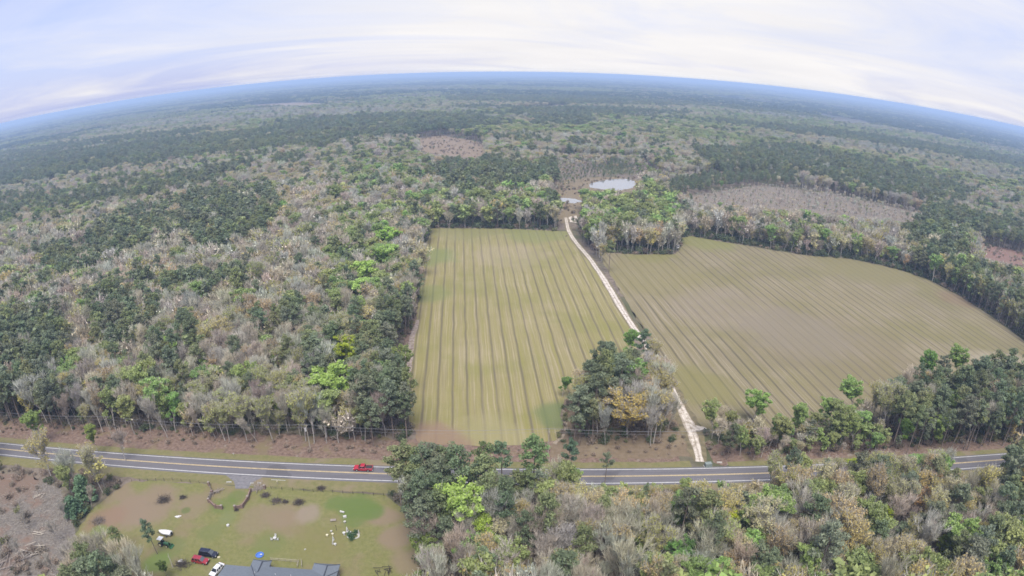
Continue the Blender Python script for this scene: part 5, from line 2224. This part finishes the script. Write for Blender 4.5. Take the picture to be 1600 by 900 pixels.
put('planter', planter_mesh(), M_CREAM, (520, 836), 'cream planter just right of the yellowish one', 'planter', 1.2)
put('planter', planter_mesh(), M_STONE, (518, 831.5), 'grey stone planter above the cream one', 'planter', 1.1)
put('birdbath', birdbath_mesh(), M_WPLASTIC, (538, 835.5), 'white birdbath at the left of the flower bed', 'birdbath', 1.4)
put('statue', statue_mesh(), M_WPLASTIC, (543, 831), 'tall white statue in the middle of the flower bed', 'statue', 1.9)
put('planter', planter_mesh(), M_WPLASTIC, (547, 834), 'white planter in front of the tall white statue', 'planter', 1.4)
put('planter', planter_mesh(), M_STONE, (539, 817), 'grey planter at the top of the flower bed', 'planter', 1.3)
put('statue', statue_mesh(), M_STONE, (561, 834), 'thin grey statue at the right of the flower bed', 'statue', 1.5)
mb = MB()
mb.tube([(0, -.6, .25), (0, .6, .25)], .24, 10)
mb.box(-.22, .22, -.5, -.4, 0, .1)
mb.box(-.22, .22, .4, .5, 0, .1)
put('tank', mb, M_WPLASTIC, (535, 801), 'white tank lying on the bright green patch', 'tank', 1.5, 1.3)
mb = MB()
mb.box(-.5, .5, -.35, .35, 0, .5, (.05, .05))
mb.box(-.53, .53, -.38, .38, .503, .56)
put('cooler', mb, M_WPLASTIC, (539, 808.5), 'white cooler box below the white tank', 'box', 1.2, .4)
mb = MB()
mb.box(-.9, .9, -.5, .5, .35, .42)
for sx in (-.8, .8):
    for sy in (-.4, .4):
        mb.box(sx - .04, sx + .04, sy - .04, sy + .04, 0, .35)
put('bench_table', mb, M_WOOD, (521, 814), 'low grey table left of the white cooler', 'table', 1.2, .2)
# dark post
mb = MB()
mb.tube([(0, 0, -.1), (0, 0, 2.1)], [.07, .06], 8)
mb.box(-.12, .12, -.12, .12, 2.1, 2.35, (.05, .05))
put('lamp_post', mb, M_RUST, (526, 829), 'short dark post on the lawn beside the flower bed', 'post', 1.1)
# flower bed edge
mb = MB()
rr = random.Random(5)
for k in range(22):
    a = 6.283 * k / 22
    mb.blob((2.1 * math.cos(a), 1.4 * math.sin(a), .1), (.42, .34, .16), k, 1)
put('stone_ring', mb, M_STONE, (552, 838), 'ring of pale stones round the flower bed', 'stone edging', 1.0)
for (px, s_, var) in (((550, 838), 1.0, 0), ((556, 833), .8, 1), ((549, 843), .7, 2)):
    b_, c_ = KINDS['bush'].variants[var]
    p = at(*px)
    e = empty('garden_bush', (p.x, p.y, .05), 1.0, (s_, s_, s_ * .6))
    tag(e, {0: 'round dark green bush in the flower bed', 1: 'dark green bush behind the round one in the flower bed', 2: 'small green bush at the lower edge of the flower bed'}[var], 'bush')
    link('stem', b_, e)
    c = link('foliage', c_, e)
    c['tint'] = [.07, .13, .06]
# tarp heap and small drum on the lawn
mb = MB()
mb.blob((0, 0, .2), (1.1, .55, .42), 3, 3, rough=.35)
put('tarp_heap', mb, mat('white tarp', (.80, .77, .74), .7, .12, 2), (278.5, 808), 'white tarp heap lying on the brown lawn', 'tarp', 1.0, .4)
mb = MB()
mb.tube([(0, 0, 0), (0, 0, .55), (0, 0, .6)], [.5, .52, .4], 14)
put('tub', mb, M_WPLASTIC, (356.5, 822), 'round white tub on the lawn below the gateway', 'tub', 1.15)
mb = MB()
mb.blob((0, 0, .12), (.5, .3, .25), 6, 2)
put('tarp_heap', mb, M_CREAM, (342, 871.5), 'small cream sheet at the nose of the black SUV', 'tarp', 1.4, .2)
mb = MB()
mb.blob((0, 0, .3), (1.0, .7, .5), 8, 3, rough=.3)
put('tarp_heap', mb, mat('grey tarp', (.42, .41, .40), .8, .2, 2), (283, 878), 'grey tarp heap below the tractor', 'tarp', 1.0)
mb = MB()
mb.blob((0, 0, .15), (.4, .3, .3), 9, 2)
put('rock', mb, M_STONE, (477, 859), 'small pale rock on the lawn between house and statues', 'rock', 1.0)
# kiddie pool in front of the left wing
mb = MB()
n = 20
v, f = [], []
for k in range(n):
    a = 6.283 * k / n
    for r_, z in ((1.5, 0), (1.62, .36), (1.52, .40), (1.38, .34), (1.34, .06)):
        v.append((r_ * math.cos(a), r_ * math.sin(a), z))
for k in range(n):
    for j in range(4):
        a0, a1 = k * 5 + j, ((k + 1) % n) * 5 + j
        f.append((a0, a1, a1 + 1, a0 + 1))
f.append(tuple(k * 5 + 4 for k in range(n)))
mb.add(v, f)
pool = put('paddling_pool', mb, mat('blue plastic', (.10, .22, .62), .4), (406, 868), 'round blue paddling pool at the front of the left house wing', 'paddling pool', .95)
mb = MB()
mb.blob((.1, .1, .42), (.5, .35, .16), 4, 2)
put('pool_toy', mb, M_WPLASTIC, (408, 868), 'white float lying in the blue paddling pool', 'pool float', 1.0)
# bleached snag leaning at the corner of the yard
mb = MB()
mb.tube([(0, 0, -.1), (-.2, .5, 2.2), (-.5, .9, 4.4), (-.7, 1.3, 5.6)], [.16, .13, .09, .05], 7)
mb.tube([(-.3, .65, 3.0), (.3, .7, 3.7)], [.06, .03], 5)
mb.tube([(-.45, .85, 4.1), (-1.0, .7, 4.8)], [.05, .02], 5)
put('dead_trunk', mb, mat('bleached wood', (.58, .52, .46), .95, .15, 3), (270, 887), 'bleached leaning tree trunk at the left corner of the yard', 'dead tree', 1.0)
# culvert heads and driveway stones
for px, lab, sx in (((358, 754), 'pale concrete culvert head left of the driveway', 1.3), ((394, 756), 'pale concrete culvert head right of the driveway', .9), ((405, 755.5), 'second pale concrete block right of the driveway', .9)):
    mb = MB()
    mb.box(-.9 * sx, .9 * sx, -.22, .22, -.05, .45, (.05, .03))
    mb.box(-.4 * sx, .5 * sx, .22, .5, -.05, .25, (.04, .04))
    put('culvert_head', mb, M_STONE, px, lab, 'culvert head', 1.0, .15)
mb = MB()
mb.box(-3.2, 3.2, -.12, .12, -.02, .14)
put('kerb_stone', mb, M_STONE, (435, 750.5), 'long pale concrete strip beside the road right of the driveway', 'kerb', 1.0, ROT_ROAD)


# roadside markers, mailbox
def marker(px, label):
    p = at(*px)
    e = empty('marker_post', (p.x, p.y, .04))
    tag(e, label, 'marker post')
    mb = MB()
    mb.tube([(0, 0, -.1), (0, 0, 1.1)], .05, 6)
    mb.build('post', M_PALEWOOD, e)
    mb = MB()
    mb.box(-.22, .22, -.03, .03, .85, 1.25)
    mb.build('plate', M_WPLASTIC, e)


marker((366, 713), 'small white marker by the road above the driveway')
marker((195, 704), 'small white marker by the road at the far left')


def mailbox():
    p = at(434, 757)
    e = empty('mailbox', (p.x, p.y, .04))
    tag(e, 'cream mailbox on a post by the road right of the driveway', 'mailbox')
    mb = MB()
    mb.box(-.05, .05, -.05, .05, -.1, 1.1)
    mb.build('post', M_PALEWOOD, e)
    mb = MB()
    prof = [(-.11, 1.1), (.11, 1.1), (.11, 1.26)] + [(.11 * math.cos(a), 1.26 + .11 * math.sin(a)) for a in np.linspace(.3, 2.84, 6)] + [(-.11, 1.26)]
    mb.prism_y(prof, -.28, .28)
    b = mb.build('box', M_CREAM, e)
    mb = MB()
    mb.box(.115, .13, -.05, .05, 1.2, 1.38)
    mb.build('flag', M_RED, b)


mailbox()
# utility cabinet and sign at the mouth of the lane
p = at(1106, 729)
e = empty('utility_cabinet', (p.x, p.y, .04), .1)
tag(e, 'grey green utility cabinet by the road at the lane mouth', 'utility cabinet')
mb = MB()
mb.box(-1.1, 1.1, -.7, .7, -.02, 1.35, (.06, .05))
mb.build('cabinet', mat('grey green cabinet paint', (.25, .29, .27), .6, .15, 2), e, .04)
mb = MB()
mb.box(-.5, .5, .64, .70, .15, 1.1)
mb.build('door', mat('dark green cabinet door', (.16, .19, .17), .6), e)
mb = MB()
mb.box(-1.3, 1.3, -.9, .9, -.05, .06)
mb.build('plinth', M_STONE, e)
mb = MB()
mb.box(-1.2, 1.2, -.35, .35, .02, .35, (.1, .1))
put('concrete_block', mb, M_STONE, (1124, 723), 'white concrete block right of the utility cabinet', 'concrete block', 1.0, -.1)


# box stand at the field corner
def stand():
    p = at(1058, 391)
    e = empty('hunting_stand', (p.x, p.y, .05), .3)
    tag(e, 'white box stand on legs at the corner of the woodlot', 'hunting stand')
    mb = MB()
    mb.box(-.9, .9, -.9, .9, 1.6, 3.6)
    mb.build('cabin', M_WPLASTIC, e)
    mb = MB()
    mb.box(-1.05, 1.05, -1.05, 1.05, 3.603, 3.75, (.1, .1))
    mb.build('roof', M_WOOD, e)
    for sx in (-.8, .8):
        for sy in (-.8, .8):
            mb = MB()
            mb.tube([(sx * 1.2, sy * 1.2, -.05), (sx, sy, 1.62)], .06, 6)
            mb.build('leg', M_WOOD, e)
    mb = MB()
    mb.box(-.6, .6, -.915, -.902, 2.5, 3.1)
    mb.build('window', M_GLASS, e)


stand()


# utility poles and line along the north verge ------------------------------
def pole(x, y, h, label, transformer=False):
    e = empty('utility_pole', (x, y, 0), ROT_ROAD)
    tag(e, label, 'utility pole', None)
    mb = MB()
    mb.tube([(0, 0, -.3), (0, 0, h)], [.16, .11], 8)
    mb.build('pole', M_PALEWOOD, e)
    mb = MB()
    mb.box(-.07, .07, -1.0, 1.0, h - .75, h - .6)
    ca_ = mb.build('crossarm', M_PALEWOOD, e)
    for sy in (-.85, 0, .85):
        mb = MB()
        mb.tube([(0, sy, h - .6 if sy else h), (0, sy, h - .42 if sy else h + .18)], [.06, .04], 8)
        mb.build('insulator', M_WPLASTIC, ca_)
    if transformer:
        mb = MB()
        mb.tube([(-.42, 0, h - 2.3), (-.42, 0, h - 1.3), (-.42, 0, h - 1.22)], [.28, .28, .18], 12)
        mb.tube([(-.42, 0, h - 1.24), (-.42, 0, h - .95)], .05, 6)
        mb.build('transformer', mat('pale transformer can', (.68, .68, .67), .5), e)


PH = 9.6
pp_ = at(478, 664, PH)
pxs_ = [pp_.x - 150, pp_.x - 75, pp_.x, pp_.x + 75, pp_.x + 150]
plab = ['pale wooden pole, farthest left along the road verge', 'pale wooden pole among bare trees left of the transformer pole', 'pale pole with white transformer at the left forest edge', 'pale wooden pole in the verge near the small copse', 'pale wooden pole in the hedgerow right of the lane']
for i, x in enumerate(pxs_):
    pole(x, pp_.y + RA * (x - pp_.x), PH, plab[i], i == 2)
for sy, z, lab in ((-.85, PH - .42, 'front power line strung along the road verge'), (.85, PH - .42, 'rear power line strung along the road verge'), (0, PH + .18, 'top power line strung along the road verge')):
    mb = MB()
    for a, b in zip(pxs_[:-1], pxs_[1:]):
        pts = []
        for k in range(13):
            u = k / 12
            x = a + (b - a) * u
            pts.append((x, pp_.y + RA * (x - pp_.x) + sy, z - 1.1 * 4 * u * (1 - u)))
        mb.tube(pts, .022, 4)
    tag(mb.build('power_line', mat('aluminium cable', (.25, .25, .26), .6)), lab, 'power line')


# far buildings ---------------------------------------------------------------
def shed(name, px, L, Wd, H, rz, wall, roofc, label, cat):
    p = at(*px)
    e = empty(name, (p.x, p.y, 0), rz)
    tag(e, label, cat)
    mb = MB()
    mb.box(-L / 2, L / 2, -Wd / 2, Wd / 2, -.1, H)
    mb.build('wall', wall, e)
    mb = MB()
    k = Wd * .22
    mb.add([(-L / 2 - .3, -Wd / 2 - .3, H), (L / 2 + .3, -Wd / 2 - .3, H), (L / 2 + .3, Wd / 2 + .3, H), (-L / 2 - .3, Wd / 2 + .3, H), (-L / 2 - .3, 0, H + k), (L / 2 + .3, 0, H + k)],
           [(0, 1, 5, 4), (2, 3, 4, 5), (0, 4, 3), (1, 2, 5), (3, 2, 1, 0)])
    mb.build('roof', roofc, e)
    for k in range(3):
        mb = MB()
        x = -L / 3 + L / 3 * k
        mb.box(x - L * .06, x + L * .06, -Wd / 2 - .03, -Wd / 2 - .004, H * .35, H * .75)
        mb.build('window', M_GLASS, e)


M_WROOF = mat('white metal roof', (.80, .80, .80), .5)
shed('farm_house', (1421, 387), 13, 7, 3.2, .35, M_WPLASTIC, mat('pale roof', (.55, .55, .56), .7), 'white house half hidden among the dark pines beyond the right field', 'house')
shed('long_shed', (700, 142.5), 80, 30, 11, .1, M_WPLASTIC, M_WROOF, 'long white shed on the far plain, right one of two', 'shed')
shed('long_shed', (655, 141.5), 40, 20, 9, -.1, M_WPLASTIC, M_WROOF, 'white shed on the far plain, left one of two', 'shed')


# ------------------------------------------------------------------ the air: pale blue haze round the whole place
def build_haze():
    mb = MB()
    mb.box(-30500, 30500, -30500, 30500, -1.0, CAM_H + 2.5)
    m = bpy.data.materials.new('haze')
    m.use_nodes = True
    t = m.node_tree
    t.nodes.remove(t.nodes['Principled BSDF'])
    v = N(t, 'ShaderNodeVolumePrincipled')
    v.inputs['Color'].default_value = (.53, .71, 1.0, 1)
    v.inputs['Density'].default_value = HAZE_DENSITY
    v.inputs['Density Attribute'].default_value = ''
    v.inputs['Anisotropy'].default_value = 0.0
    t.links.new(v.outputs[0], t.nodes['Material Output'].inputs['Volume'])
    try:
        m.cycles.homogeneous_volume = True
    except Exception:
        pass
    o = mb.build('haze', m)
    o['kind'] = 'stuff'


build_haze()
